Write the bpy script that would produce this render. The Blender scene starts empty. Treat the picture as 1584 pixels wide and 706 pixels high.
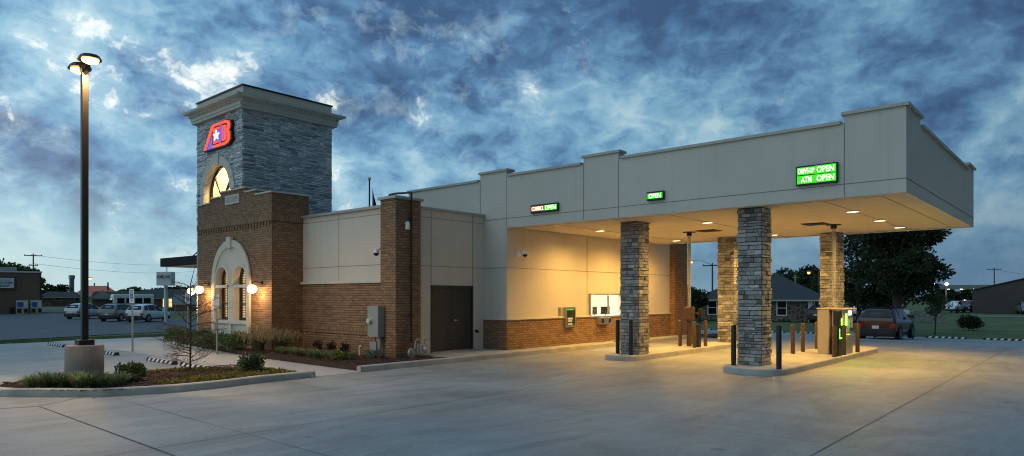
import bpy, bmesh, math, random
from mathutils import Vector, Matrix
C = bpy.context.scene.collection
R = math.radians
rnd = random.Random(7)

# ------------------------------------------------------------------ survey helpers
T = R(41.2); F = 1045.; HY = 458.5; EYE = 1.9
RX = (math.cos(T), math.sin(T)); FW = (-math.sin(T), math.cos(T))
def ss(a, b, x):
    t = min(1, max(0, (x-a)/(b-a))); return t*t*(3-2*t)
def gz(x, y):                       # the site falls gently away behind and to the left of the bank
    return -0.6*max(ss(27, 50, y), ss(31, 52, -x))
def ray(px, py):
    u = (px-792)/F
    return (FW[0]+u*RX[0], FW[1]+u*RX[1], (HY-py)/F)
def dep(px, d):                     # plan position at depth d in the direction of px
    r = ray(px, HY); return (r[0]*d, r[1]*d)
def hz(py, d):                      # height seen at depth d
    return EYE+(HY-py)/F*d
def GT(px, py):
    d = ray(px, py); k = 5.
    while k < 400:
        if d[2]*k+EYE <= gz(d[0]*k, d[1]*k): break
        k += .05
    return (d[0]*k, d[1]*k)
def az(px):                         # compass angle of the sight line
    return R(90)+T-math.atan((px-792)/F)

# ------------------------------------------------------------------ materials
def nt(name):
    m = bpy.data.materials.new(name); m.use_nodes = True
    n = m.node_tree.nodes; n.clear()
    o = n.new('ShaderNodeOutputMaterial'); b = n.new('ShaderNodeBsdfPrincipled')
    m.node_tree.links.new(b.outputs[0], o.inputs[0])
    return m, n, m.node_tree.links, b
def rgb(c): return (c[0], c[1], c[2], 1)
def ramp(n, l, src, stops):
    r = n.new('ShaderNodeValToRGB'); e = r.color_ramp.elements
    e[0].position, e[0].color = stops[0][0], rgb(stops[0][1])
    e[1].position, e[1].color = stops[1][0], rgb(stops[1][1])
    for p, c in stops[2:]:
        k = e.new(p); k.color = rgb(c)
    l.new(src, r.inputs[0]); return r.outputs[0]
def mixc(n, l, t, f, a, b):
    m = n.new('ShaderNodeMix'); m.data_type = 'RGBA'; m.blend_type = t
    for k, v in ((0, f), (6, a), (7, b)):
        if hasattr(v, 'links'): l.new(v, m.inputs[k])
        elif k == 0: m.inputs[0].default_value = v
        else: m.inputs[k].default_value = rgb(v)
    return m.outputs[2]
def noise(n, l, vec, scale, detail=4, rough=.55, dist=0):
    t = n.new('ShaderNodeTexNoise'); t.inputs['Scale'].default_value = scale
    t.inputs['Detail'].default_value = detail; t.inputs['Roughness'].default_value = rough
    t.inputs['Distortion'].default_value = dist
    if vec is not None: l.new(vec, t.inputs['Vector'])
    return t.outputs[0]
def mapping(n, l, src, sc=(1, 1, 1), rot=(0, 0, 0), loc=(0, 0, 0)):
    m = n.new('ShaderNodeMapping'); m.inputs['Scale'].default_value = sc
    m.inputs['Rotation'].default_value = rot; m.inputs['Location'].default_value = loc
    l.new(src, m.inputs[0]); return m.outputs[0]
def gpos(n):
    return n.new('ShaderNodeNewGeometry').outputs['Position']
def bump(n, l, b, src, strength=.3, dist=.01):
    u = n.new('ShaderNodeBump'); u.inputs['Strength'].default_value = strength
    u.inputs['Distance'].default_value = dist
    l.new(src, u.inputs['Height']); l.new(u.outputs[0], b.inputs['Normal'])
def plain(name, col, rough=.6, metal=0., var=.12, vs=6., bmp=0., spec=.5):
    m, n, l, b = nt(name)
    g = gpos(n); no = noise(n, l, g, vs, 5, .6)
    c = ramp(n, l, no, [(.3, [x*(1-var) for x in col]), (.7, [min(1, x*(1+var)) for x in col])])
    l.new(c, b.inputs['Base Color'])
    b.inputs['Roughness'].default_value = rough; b.inputs['Metallic'].default_value = metal
    b.inputs['Specular IOR Level'].default_value = spec
    if bmp: bump(n, l, b, noise(n, l, g, vs*12, 3), bmp, .004)
    return m
def emis(name, col, s):
    m, n, l, b = nt(name)
    b.inputs['Base Color'].default_value = rgb([x*.3 for x in col])
    b.inputs['Emission Color'].default_value = rgb(col); b.inputs['Emission Strength'].default_value = s
    return m
def glass(name, tint=(.02, .025, .03), mixf=.5, rough=.03):
    m, n, l, b = nt(name)
    b.inputs['Base Color'].default_value = rgb(tint); b.inputs['Roughness'].default_value = rough
    t = n.new('ShaderNodeBsdfTransparent'); x = n.new('ShaderNodeMixShader'); x.inputs[0].default_value = mixf
    l.new(t.outputs[0], x.inputs[1]); l.new(b.outputs[0], x.inputs[2])
    l.new(x.outputs[0], n['Material Output'].inputs[0])
    return m
def brick(name, w=.21, h=.0766, c1=(.355, .205, .105), c2=(.215, .12, .062), mo=(.10, .075, .055)):
    m, n, l, b = nt(name)
    uv = n.new('ShaderNodeUVMap').outputs[0]
    t = n.new('ShaderNodeTexBrick'); l.new(uv, t.inputs['Vector'])
    t.inputs['Scale'].default_value = 1; t.inputs['Brick Width'].default_value = w
    t.inputs['Row Height'].default_value = h; t.inputs['Mortar Size'].default_value = .009
    t.inputs['Mortar Smooth'].default_value = .2; t.inputs['Bias'].default_value = -.1
    t.inputs['Color1'].default_value = rgb(c1); t.inputs['Color2'].default_value = rgb(c2)
    t.inputs['Mortar'].default_value = rgb(mo)
    if h > w: t.offset = 0
    g = gpos(n)
    no = noise(n, l, g, 1.1, 5, .65); v = ramp(n, l, no, [(.3, (.9, .9, .9)), (.72, (1.08, 1.08, 1.08))])
    c = mixc(n, l, 'MULTIPLY', 1., t.outputs[0], v)
    fine = ramp(n, l, noise(n, l, g, 60, 3), [(.3, (.85, .85, .85)), (.7, (1.15, 1.15, 1.15))])
    l.new(mixc(n, l, 'MULTIPLY', 1., c, fine), b.inputs['Base Color'])
    b.inputs['Roughness'].default_value = .85
    i = n.new('ShaderNodeMath'); i.operation = 'SUBTRACT'; i.inputs[0].default_value = 1; l.new(t.outputs[1], i.inputs[1])
    bump(n, l, b, i.outputs[0], .9, .015)
    return m
def tonal(name, stops, rough=.8, var=.15, sc=18., bmp=.4, trans=0):
    m, n, l, b = nt(name)
    a = n.new('ShaderNodeAttribute'); a.attribute_name = 'tone'
    c = ramp(n, l, a.outputs['Fac'], stops)
    g = gpos(n); v = ramp(n, l, noise(n, l, g, sc, 4, .6), [(.3, [1-var]*3), (.7, [1+var]*3)])
    c = mixc(n, l, 'MULTIPLY', 1., c, v)
    l.new(c, b.inputs['Base Color']); b.inputs['Roughness'].default_value = rough
    if bmp: bump(n, l, b, noise(n, l, g, sc*2.5, 4), bmp, .01)
    if trans:
        tr = n.new('ShaderNodeBsdfTranslucent'); l.new(c, tr.inputs[0])
        x = n.new('ShaderNodeMixShader'); x.inputs[0].default_value = trans
        l.new(b.outputs[0], x.inputs[1]); l.new(tr.outputs[0], x.inputs[2]); l.new(x.outputs[0], n['Material Output'].inputs[0])
    return m
def concrete_mat(name, base=(.305, .325, .315), sweep=True):
    m, n, l, b = nt(name)
    g = gpos(n)
    big = noise(n, l, mapping(n, l, g, (.11, .3, 1), (0, 0, .5)), 1, 5, .6, .8)
    c = ramp(n, l, big, [(.28, [x*.66 for x in base]), (.5, base), (.72, [x*1.22 for x in base])])
    if sweep:
        # tyre-swept, broom-finished and water-marked patches that lie along the lanes
        s1 = noise(n, l, mapping(n, l, g, (.55, .2, 1), (0, 0, -.55)), 1, 7, .68, 1.0)
        s1 = ramp(n, l, s1, [(.38, (.76, .75, .74)), (.56, (1.04, 1.04, 1.04))])
        c = mixc(n, l, 'MULTIPLY', .8, c, s1)
        s2 = noise(n, l, mapping(n, l, g, (1.5, .5, 1), (0, 0, -.9)), 1, 7, .72, 1.4)
        s2 = ramp(n, l, s2, [(.36, (.84, .83, .82)), (.6, (1.06, 1.06, 1.07))])
        c = mixc(n, l, 'MULTIPLY', .8, c, s2)
        st = noise(n, l, g, 1.7, 6, .75, .3)
        st = ramp(n, l, st, [(.30, (.72, .66, .6)), (.40, (1, 1, 1))])
        c = mixc(n, l, 'MULTIPLY', .6, c, st)
    if sweep:
        oil = noise(n, l, mapping(n, l, g, (1, 1, 1), (0, 0, .4), (3, 8, 0)), 3.4, 3, .5, .2)
        c = mixc(n, l, 'MULTIPLY', .75, c, ramp(n, l, oil, [(.25, (.55, .52, .5)), (.33, (1, 1, 1))]))
        vc = n.new('ShaderNodeTexVoronoi'); vc.inputs['Scale'].default_value = 1.9; l.new(g, vc.inputs[0])
        c = mixc(n, l, 'MULTIPLY', .7, c, ramp(n, l, vc.outputs['Distance'], [(.02, (.4, .38, .36)), (.055, (1, 1, 1))]))
    f = ramp(n, l, noise(n, l, g, 22, 7, .75), [(.3, (.80, .80, .80)), (.7, (1.15, 1.15, 1.15))])
    c = mixc(n, l, 'MULTIPLY', 1, c, f)
    l.new(c, b.inputs['Base Color'])
    rr = n.new('ShaderNodeMapRange'); rr.inputs[3].default_value = .42; rr.inputs[4].default_value = .75
    l.new(big, rr.inputs[0]); l.new(rr.outputs[0], b.inputs['Roughness'])
    bump(n, l, b, noise(n, l, g, 60, 4), .25, .004)
    return m

M = {}
M['brick'] = brick('brown_brick')
M['soldier'] = brick('brown_brick_soldier_course', w=.0766, h=.2)
M['far_brick'] = brick('tan_brick', c1=(.27, .17, .10), c2=(.20, .12, .075), mo=(.22, .17, .13))
M['stucco'] = plain('tan_stucco', (.58, .545, .475), .9, var=.05, vs=1.3, bmp=.35)
def stucco():
    m, n, l, b = nt('tan_stucco')
    g_ = gpos(n); c = ramp(n, l, noise(n, l, g_, .7, 5, .6), [(.3, (.60, .55, .475)), (.7, (.66, .605, .52))])
    st_ = noise(n, l, mapping(n, l, g_, (5, 5, .22)), 1, 5, .65)
    c = mixc(n, l, 'MULTIPLY', .4, c, ramp(n, l, st_, [(.34, (.90, .89, .87)), (.5, (1, 1, 1))]))
    c = mixc(n, l, 'MULTIPLY', .8, c, ramp(n, l, noise(n, l, g_, 70, 3, .7), [(.3, (.93, .93, .93)), (.7, (1.06, 1.06, 1.06))]))
    l.new(c, b.inputs['Base Color']); b.inputs['Roughness'].default_value = .9
    bump(n, l, b, noise(n, l, g_, 45, 4), .35, .006); return m
M['stucco'] = stucco()
M['soffit'] = plain('lamp_warmed_soffit', (.66, .575, .44), .9, var=.04, vs=1.3, bmp=.3)  # the walls' tan stucco, with warm lamp light put into the colour
M['trim'] = plain('cast_stone_trim', (.62, .58, .50), .8, var=.06, vs=3, bmp=.2)
M['coping'] = plain('metal_coping', (.42, .39, .34), .45, .3, var=.05)
M['joint'] = plain('stucco_joint', (.25, .235, .205), .9, var=.05)
M['stone'] = tonal('stacked_grey_stone', [(0, (.09, .09, .088)), (.35, (.24, .24, .235)), (.65, (.38, .375, .36)), (1, (.60, .58, .52))], .85, .3, 16, .7)
M['tower_stone'] = tonal('blue_grey_stone', [(0, (.16, .17, .18)), (.3, (.40, .41, .42)), (.6, (.62, .63, .64)), (1, (.88, .88, .88))], .85, .25, 12, .35)
M['stone_core'] = plain('stone_shadow_core', (.09, .09, .09), .95)
M['concrete'] = concrete_mat('drive_concrete')
M['walk'] = concrete_mat('sidewalk_concrete', (.42, .42, .40), False)
M['kerb'] = plain('kerb_concrete', (.40, .40, .375), .85, var=.2, vs=2.5, bmp=.5)
M['base'] = plain('pole_base_concrete', (.20, .20, .19), .85, var=.12, vs=3, bmp=.4)
M['asphalt'] = plain('asphalt', (.085, .088, .095), .75, var=.25, vs=.7, bmp=.4)
M['grass'] = plain('lawn', (.10, .125, .035), .95, var=.4, vs=.45, bmp=.6)
M['mulch'] = plain('bark_mulch', (.034, .017, .011), .95, var=.5, vs=9, bmp=1.)
M['bronze'] = plain('dark_bronze_metal', (.035, .03, .027), .4, .5, var=.1)
M['brownmetal'] = plain('brown_bollard_paint', (.085, .052, .027), .45, .1, var=.12)
M['black'] = plain('black_metal', (.02, .02, .022), .45, .2, var=.1)
M['doorpaint'] = plain('door_paint', (.030, .033, .037), .5, var=.06)
M['steel'] = plain('brushed_steel', (.5, .5, .5), .32, .9, var=.06)
M['galv'] = plain('galvanised_post', (.32, .33, .34), .5, .6, var=.12)
M['greybox'] = plain('grey_enamel', (.30, .31, .31), .5, .1, var=.06)
M['awning'] = plain('awning_dark_metal', (.016, .015, .014), .8, var=.05, spec=.2)
M['white'] = plain('white_plastic', (.75, .75, .74), .4, var=.03)
M['atm'] = plain('tan_metal_cabinet', (.50, .42, .30), .45, .2, var=.05)
M['glass'] = glass('clear_glass', (.03, .035, .04), .25)
M['darkglass'] = plain('dark_window_glass', (.010, .012, .015), .12, var=.05, spec=.3)
M['tube'] = glass('clear_pneumatic_tube', (.45, .45, .46), .38, .1)
M['bark'] = plain('tree_bark', (.07, .055, .042), .95, var=.3, vs=9, bmp=.8)
M['leaf_dark'] = tonal('dark_foliage', [(0, (.012, .022, .008)), (.5, (.034, .056, .018)), (1, (.072, .098, .034))], .6, .2, 3, 0, .25)
M['leaf_shrub'] = tonal('shrub_foliage', [(0, (.025, .048, .016)), (.5, (.07, .125, .04)), (1, (.17, .22, .085))], .5, .2, 5, 0, .2)
M['leaf_lirio'] = tonal('strap_leaf_foliage', [(0, (.07, .11, .03)), (.5, (.21, .28, .10)), (1, (.55, .60, .30))], .6, .15, 5, 0, .25)
M['leaf_grass'] = tonal('fountain_grass', [(0, (.05, .06, .02)), (.6, (.15, .15, .06)), (1, (.38, .30, .17))], .7, .15, 5, 0, .3)
M['leaf_yellow'] = tonal('yellow_ground_cover', [(0, (.08, .07, .01)), (.5, (.22, .20, .03)), (1, (.40, .34, .06))], .7, .15, 5, 0, .25)
M['leaf_lime'] = tonal('lime_foliage', [(0, (.05, .07, .01)), (.5, (.14, .18, .03)), (1, (.28, .30, .06))], .7, .15, 5, 0, .25)
M['leaf_blue'] = tonal('blue_grey_foliage', [(0, (0.045, 0.080, 0.060)), (.5, (0.135, 0.192, 0.150)), (1, (0.270, 0.336, 0.270))], .7, .15, 5, 0, .2)
M['leaf_red'] = tonal('red_brown_foliage', [(0, (.03, .012, .01)), (.5, (.07, .03, .02)), (1, (.12, .06, .03))], .7, .15, 5, 0, .2)
M['leaf_mid'] = tonal('mid_green_foliage', [(0, (0.038, 0.072, 0.018)), (.5, (0.090, 0.144, 0.038)), (1, (0.180, 0.224, 0.075))], .6, .15, 5, 0, .25)
M['roof_dark'] = plain('dark_shingles', (.055, .06, .062), .95, var=.2, vs=3, bmp=.6)
M['roof_red'] = plain('red_metal_roof', (.78, .15, .06), .5, var=.06, vs=1)
M['cream'] = plain('cream_siding', (.45, .43, .36), .8, var=.06)
M['shed'] = plain('brown_sheet_metal', (.075, .062, .055), .6, .2, var=.05, vs=.5)
M['tyre'] = plain('tyre_rubber', (.02, .02, .021), .85)
M['rim'] = plain('alloy_rim', (.42, .42, .43), .35, .8, var=.05)
M['chassis'] = plain('dark_plastic_trim', (.025, .025, .027), .7)
M['yellow'] = plain('yellow_paint', (.65, .38, .03), .55)
M['wood'] = plain('weathered_pole_wood', (.10, .075, .055), .95, var=.2)
M['wire'] = plain('black_wire', (.03, .03, .03), .6)
M['blue'] = plain('blue_sign_panel', (.03, .13, .45), .4, var=.03)
M['signwhite'] = plain('white_sign_face', (.72, .72, .70), .5, var=.03)
M['inkblack'] = plain('black_lettering', (.02, .02, .02), .6)
M['room'] = plain('white_room_paint', (.8, .78, .72), .8, var=.03)
M['chairgrey'] = plain('tan_upholstery', (.30, .26, .18), .8)
M['wipe'] = plain('dark_mirror_panel', (.17, .15, .07), .3)
def paint(name, col, metal=.3):
    m, n, l, b = nt(name)
    b.inputs['Base Color'].default_value = rgb(col); b.inputs['Metallic'].default_value = metal
    b.inputs['Roughness'].default_value = .3; b.inputs['Coat Weight'].default_value = .6; b.inputs['Coat Roughness'].default_value = .08
    return m
M['p_white'] = paint('white_car_paint', (.80, .80, .80), .0)
M['p_silver'] = paint('silver_car_paint', (.50, .54, .58), .2)
M['p_grey'] = paint('pale_grey_car_paint', (.20, .22, .23), .15)
M['p_red'] = paint('dark_red_car_paint', (.05, .004, .007), .3)
M['p_dark'] = paint('near_black_car_paint', (.025, .027, .03), .3)
M['tail'] = plain('red_lens', (.45, .02, .015), .2, var=.03)
M['clear'] = plain('clear_lens', (.6, .6, .62), .15, var=.03)
M['warmglow'] = emis('warm_lamp_glass', (1, .74, .42), 3.2)
M['polelens'] = emis('pole_lamp_lens', (1, .58, .18), 7)
M['down'] = emis('downlight_lens', (1, .78, .45), 3.5)
M['sodium'] = emis('sodium_lamp_lens', (1, .30, .04), 7)
M['farwhite'] = emis('distant_white_lamp', (1, .8, .5), 8)
M['led_panel_g'] = emis('green_led_panel', (.04, .80, .01), .85)
M['led_g'] = emis('green_led_letters', (.62, 1, .50), 2.4)
M['led_panel_o'] = emis('orange_led_panel', (.8, .16, .01), .5)
M['led_o'] = emis('orange_led_letters', (1, .80, .55), 2.2)
M['green_lamp'] = emis('green_lamp', (.12, 1, .03), 9)
M['neon_red'] = emis('red_sign_light', (1, .09, .04), 1.0)
M['neon_blue'] = emis('violet_blue_sign_light', (.16, .13, .85), .75)
M['neon_white'] = emis('white_sign_light', (.9, .95, 1), 1.1)
M['atmwhite'] = emis('white_backlit_panel', (1, .97, .95), 1.6)
M['shopglow'] = emis('far_lit_sign', (1, .75, .6), 1.6)
M['winglow'] = emis('warm_lit_window', (1, .66, .26), 1.1)
M['screen'] = emis('lit_screen', (.4, .8, .3), .25)
# lit blinds: horizontal slats with the room's light put in as glow
def blinds():
    m, n, l, b = nt('lit_blinds')
    w = n.new('ShaderNodeTexWave'); w.bands_direction = 'Z'; w.inputs['Scale'].default_value = 3.6
    w.inputs['Distortion'].default_value = 0
    l.new(gpos(n), w.inputs[0])
    c = ramp(n, l, w.outputs[1], [(.35, (.12, .06, .02)), (.65, (1, .70, .32))])
    l.new(c, b.inputs['Emission Color']); b.inputs['Emission Strength'].default_value = 1.3
    b.inputs['Base Color'].default_value = (.5, .45, .35, 1)
    return m
M['blinds'] = blinds()
def stonewall(name, a, b2, mo, sc):
    m, n, l, b = nt(name)
    v = n.new('ShaderNodeTexVoronoi'); v.feature = 'DISTANCE_TO_EDGE'; v.inputs['Scale'].default_value = sc
    v2 = n.new('ShaderNodeTexVoronoi'); v2.inputs['Scale'].default_value = sc
    g = gpos(n); l.new(g, v.inputs[0]); l.new(g, v2.inputs[0])
    s = n.new('ShaderNodeSeparateColor'); l.new(v2.outputs['Color'], s.inputs[0])
    c = ramp(n, l, s.outputs[0], [(0, a), (1, b2)])
    k = ramp(n, l, v.outputs['Distance'], [(.02, (1, 1, 1)), (.07, (0, 0, 0))])
    l.new(mixc(n, l, 'MIX', k, c, mo), b.inputs['Base Color']); b.inputs['Roughness'].default_value = .9
    return m
M['fieldstone'] = stonewall('fieldstone_wall', (.06, .035, .025), (.16, .11, .08), (.26, .24, .2), 2.6)
M['rubble'] = stonewall('pale_rubble_wall', (.16, .16, .14), (.34, .34, .30), (.08, .08, .08), 5)

# ------------------------------------------------------------------ mesh builder
class MB:
    def __init__(s): s.v = []; s.f = []; s.t = []
    def face(s, pts, tone=0.5):
        i = len(s.v); s.v += [tuple(p) for p in pts]; s.f.append(list(range(i, i+len(pts)))); s.t.append(tone); return s
    def raw(s, vs, fs, tone=.5):
        i = len(s.v); s.v += [tuple(p) for p in vs]; s.f += [[i+k for k in f] for f in fs]; s.t += [tone]*len(fs); return s
    def box(s, x0, x1, y0, y1, z0, z1, tone=.5):
        v = [(x, y, z) for z in (z0, z1) for y in (y0, y1) for x in (x0, x1)]
        return s.raw(v, [(0, 2, 3, 1), (4, 5, 7, 6), (0, 1, 5, 4), (2, 6, 7, 3), (0, 4, 6, 2), (1, 3, 7, 5)], tone)
    def bev(s, x0, x1, y0, y1, z0, z1, r=.02, tone=.5):
        # box with chamfered vertical edges and top
        p = [(x0+r, y0), (x1-r, y0), (x1, y0+r), (x1, y1-r), (x1-r, y1), (x0+r, y1), (x0, y1-r), (x0, y0+r)]
        q = [(x0+2*r, y0+r), (x1-2*r, y0+r), (x1-r, y0+2*r), (x1-r, y1-2*r), (x1-2*r, y1-r), (x0+2*r, y1-r), (x0+r, y1-2*r), (x0+r, y0+2*r)]
        v = [(a, b, z0) for a, b in p]+[(a, b, z1-r) for a, b in p]+[(a, b, z1) for a, b in q]
        f = [[7-k for k in range(8)], list(range(16, 24))]
        for i in range(8):
            j = (i+1) % 8; f += [(i, j, j+8, i+8), (i+8, j+8, j+16, i+16)]
        return s.raw(v, f, tone)
    def mbox(s, mat, hx, hy, hz_, tone=.5):
        v = [mat @ Vector((x*hx, y*hy, z*hz_)) for z in (-1, 1) for y in (-1, 1) for x in (-1, 1)]
        return s.raw(v, [(0, 2, 3, 1), (4, 5, 7, 6), (0, 1, 5, 4), (2, 6, 7, 3), (0, 4, 6, 2), (1, 3, 7, 5)], tone)
    def cyl(s, a, b, r0, r1=None, n=12, caps=True, tone=.5):
        r1 = r0 if r1 is None else r1; a = Vector(a); b = Vector(b); d = (b-a).normalized()
        u = d.orthogonal().normalized(); w = d.cross(u); vs = []
        for p, r in ((a, r0), (b, r1)):
            for i in range(n):
                t = 2*math.pi*i/n; vs.append(p+u*math.cos(t)*r+w*math.sin(t)*r)
        f = [(i, (i+1) % n, (i+1) % n+n, i+n) for i in range(n)]
        if caps: f += [list(range(n))[::-1], list(range(n, 2*n))]
        return s.raw(vs, f, tone)
    def tube(s, pts, r, n=8, tone=.5):
        for a, b in zip(pts, pts[1:]): s.cyl(a, b, r, r, n, True, tone)
        return s
    def lathe(s, c, prof, n=20, tone=.5):
        vs = []; m = len(prof)
        for r, z in prof:
            for i in range(n):
                t = 2*math.pi*i/n; vs.append((c[0]+r*math.cos(t), c[1]+r*math.sin(t), c[2]+z))
        f = [(k*n+i, k*n+(i+1) % n, (k+1)*n+(i+1) % n, (k+1)*n+i) for k in range(m-1) for i in range(n)]
        f += [list(range(n))[::-1], list(range((m-1)*n, m*n))]
        return s.raw(vs, f, tone)
    def ball(s, c, r, sz=1., n=16, m=10, tone=.5):
        return s.lathe(c, [(max(.001, r*math.sin(math.pi*k/m)), -r*sz*math.cos(math.pi*k/m)) for k in range(m+1)], n, tone)
    def prism(s, poly, z0, z1, tone=.5):
        n = len(poly); v = [(x, y, z0) for x, y in poly]+[(x, y, z1) for x, y in poly]
        f = [list(range(n))[::-1], list(range(n, 2*n))]+[(i, (i+1) % n, (i+1) % n+n, i+n) for i in range(n)]
        return s.raw(v, f, tone)
    def mesh(s, me, mat, tone=.5):
        return s.raw([mat @ v.co for v in me.vertices], [list(p.vertices) for p in me.polygons], tone)
    def build(s, name, mat, parent=None, org=(0, 0, 0), smooth=False, bevel=0, label=None, tones=False):
        me = bpy.data.meshes.new(name); o3 = Vector(org)
        me.from_pydata([(a-o3.x, b-o3.y, c-o3.z) for a, b, c in s.v], [], s.f); me.update()
        uv = me.uv_layers.new(name='UVMap').data; li = 0
        for p in me.polygons:
            nx, ny, nz = (abs(k) for k in p.normal)
            for k in p.loop_indices:
                x, y, z = s.v[me.loops[k].vertex_index]
                if nz > nx and nz > ny: uv[k].uv = (x, y)
                elif nx > ny: uv[k].uv = (y, z)
                else: uv[k].uv = (x, z)
        if tones:
            at = me.attributes.new('tone', 'FLOAT', 'FACE')
            at.data.foreach_set('value', s.t)
        me.materials.append(mat)
        if smooth:
            me.polygons.foreach_set('use_smooth', [True]*len(me.polygons))
        o = bpy.data.objects.new(name, me); C.objects.link(o); o.location = (0, 0, 0) if parent else org
        if parent: o.parent = parent
        if bevel:
            b = o.modifiers.new('bevel', 'BEVEL'); b.width = bevel; b.segments = 2; b.limit_method = 'ANGLE'
        if smooth:
            e = o.modifiers.new('split', 'EDGE_SPLIT'); e.split_angle = R(40)
        if label: o['label'] = label
        return o
def tag(o, label, cat, group=None, kind=None):
    if label: o['label'] = label
    if cat: o['category'] = cat
    if group: o['group'] = group
    if kind: o['kind'] = kind
    return o
def thing(name, loc, label, cat, group=None, rz=0):
    o = bpy.data.objects.new(name, None); C.objects.link(o); o.location = loc; o.rotation_euler = (0, 0, rz)
    o.empty_display_size = .2
    return tag(o, label, cat, group)
def struct(o): o['kind'] = 'structure'; return o
def copy_tree(root, loc, label=None, rz=None):
    r = root.copy(); C.objects.link(r); r.location = loc
    if rz is not None: r.rotation_euler = (0, 0, rz)
    if label: r['label'] = label
    for ch in list(root.children):
        c = ch.copy(); C.objects.link(c); c.parent = r
        for g in list(ch.children):
            d = g.copy(); C.objects.link(d); d.parent = c
    return r

# 2D plate with holes, extruded, as raw mesh: local (u, v) in plane, thickness along local z
def plate_mesh(outer, holes, d):
    cu = bpy.data.curves.new('t', 'CURVE'); cu.dimensions = '2D'; cu.fill_mode = 'BOTH'; cu.extrude = d/2
    for pts in [outer]+holes:
        sp = cu.splines.new('POLY'); sp.points.add(len(pts)-1)
        for k, (a, b) in enumerate(pts): sp.points[k].co = (a, b, 0, 1)
        sp.use_cyclic_u = True
    o = bpy.data.objects.new('t', cu); me = bpy.data.meshes.new_from_object(o)
    bpy.data.objects.remove(o); bpy.data.curves.remove(cu)
    return me
FY = Matrix(((1, 0, 0, 0), (0, 0, -1, 0), (0, 1, 0, 0), (0, 0, 0, 1)))   # (u,v,w) -> (u,-w,v): faces -Y
FX = Matrix(((0, 0, 1, 0), (1, 0, 0, 0), (0, 1, 0, 0), (0, 0, 0, 1)))    # (u,v,w) -> (w,u,v): faces +X
def plateY(mb, outer, holes, y, d, tone=.5):     # front face at y, going back by d
    return mb.mesh(plate_mesh(outer, holes, d), Matrix.Translation((0, y+d/2, 0)) @ FY, tone)
def plateX(mb, outer, holes, x, d, tone=.5):
    return mb.mesh(plate_mesh(outer, holes, d), Matrix.Translation((x-d/2, 0, 0)) @ FX, tone)
def rect(a, b, c, d): return [(a, c), (b, c), (b, d), (a, d)]
def arch(x0, x1, zb, zs, zt, n=16):
    cx = (x0+x1)/2; r = (x1-x0)/2
    return [(x0, zb), (x1, zb)]+[(cx+r*math.cos(math.pi*k/n), zs+(zt-zs)*math.sin(math.pi*k/n)) for k in range(n+1)]
def text_mesh(s, size, ext=.005, off=0., shear=0, align='CENTER'):
    cu = bpy.data.curves.new('t', 'FONT'); cu.body = s; cu.size = size; cu.extrude = ext; cu.offset = off; cu.shear = shear
    cu.align_x = align; cu.align_y = 'CENTER'; cu.resolution_u = 3
    o = bpy.data.objects.new('t', cu); C.objects.link(o); bpy.context.view_layer.update()
    me = bpy.data.meshes.new_from_object(o.evaluated_get(bpy.context.evaluated_depsgraph_get()))
    bpy.data.objects.remove(o); return me
def text_into(mb, s, mat, w, h, off=0., shear=0, ext=.005):
    me = text_mesh(s, 1., 0, off, shear)
    xs = [v.co.x for v in me.vertices]; ys = [v.co.y for v in me.vertices]
    cx, cy = (min(xs)+max(xs))/2, (min(ys)+max(ys))/2
    S = Matrix.Diagonal((w/(max(xs)-min(xs)), h/(max(ys)-min(ys)), 1, 1)) @ Matrix.Translation((-cx, -cy, 0))
    mb.mesh(me, mat @ S); return mb

# ------------------------------------------------------------------ terrain sheets
def sheet(name, poly, off, mat, step=2., rim=0):
    bm = bmesh.new(); vs = [bm.verts.new((x, y, 0)) for x, y in poly]; bm.faces.new(vs)
    xs = [p[0] for p in poly]; ys = [p[1] for p in poly]
    k = math.ceil(min(xs)/step)*step
    while k < max(xs):
        bmesh.ops.bisect_plane(bm, geom=bm.verts[:]+bm.edges[:]+bm.faces[:], plane_co=(k, 0, 0), plane_no=(1, 0, 0)); k += step
    k = math.ceil(min(ys)/step)*step
    while k < max(ys):
        bmesh.ops.bisect_plane(bm, geom=bm.verts[:]+bm.edges[:]+bm.faces[:], plane_co=(0, k, 0), plane_no=(0, 1, 0)); k += step
    for v in bm.verts: v.co.z = gz(v.co.x, v.co.y)+off
    bmesh.ops.recalc_face_normals(bm, faces=bm.faces[:])
    if sum(f.normal.z for f in bm.faces) < 0: bmesh.ops.reverse_faces(bm, faces=bm.faces[:])
    me = bpy.data.meshes.new(name); bm.to_mesh(me); bm.free(); me.materials.append(mat)
    o = bpy.data.objects.new(name, me); C.objects.link(o); return struct(o)
# one ground sheet to the horizon
def ground():
    ax = [-2600, -1500, -800, -400, -250]+[k for k in range(-160, 62, 2)]+[90, 160, 300, 700, 1500, 2600]
    ay = [-1500, -600, -200, -80]+[k for k in range(-30, 130, 2)]+[170, 260, 400, 800, 1500, 2600]
    v = [(x, y, gz(x, y)-.06) for y in ay for x in ax]; n = len(ax)
    f = [(j*n+i, j*n+i+1, (j+1)*n+i+1, (j+1)*n+i) for j in range(len(ay)-1) for i in range(n-1)]
    mb = MB(); mb.raw(v, f); o = mb.build('ground', M['grass']); return struct(o)
ground()
sheet('drive', [(-33.3, -40), (60, -40), (60, 47), (-33.3, 47)], 0, M['concrete'])
sheet('parking_lot', [(-41, -30), (-43.4, 8.9), (-48.2, 15), (-50, 22), (-50, 45), (-68, 45), (-66.5, 30), (-66, 24), (-118, 10), (-140, -5), (-140, -30)][::-1], -.02, M['asphalt'])
sheet('street', [(-66, 52), (-155, 20), (-160, 27), (-66, 60)], -.02, M['asphalt'])
sheet('parking_lot', [(-118, 10), (-66, 24), (-66.5, 30), (-120, 31)], -.016, M['asphalt'])
sheet('road', [(-14, 100), (60, 100), (60, 108), (-14, 108)], -.02, M['base'])

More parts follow.
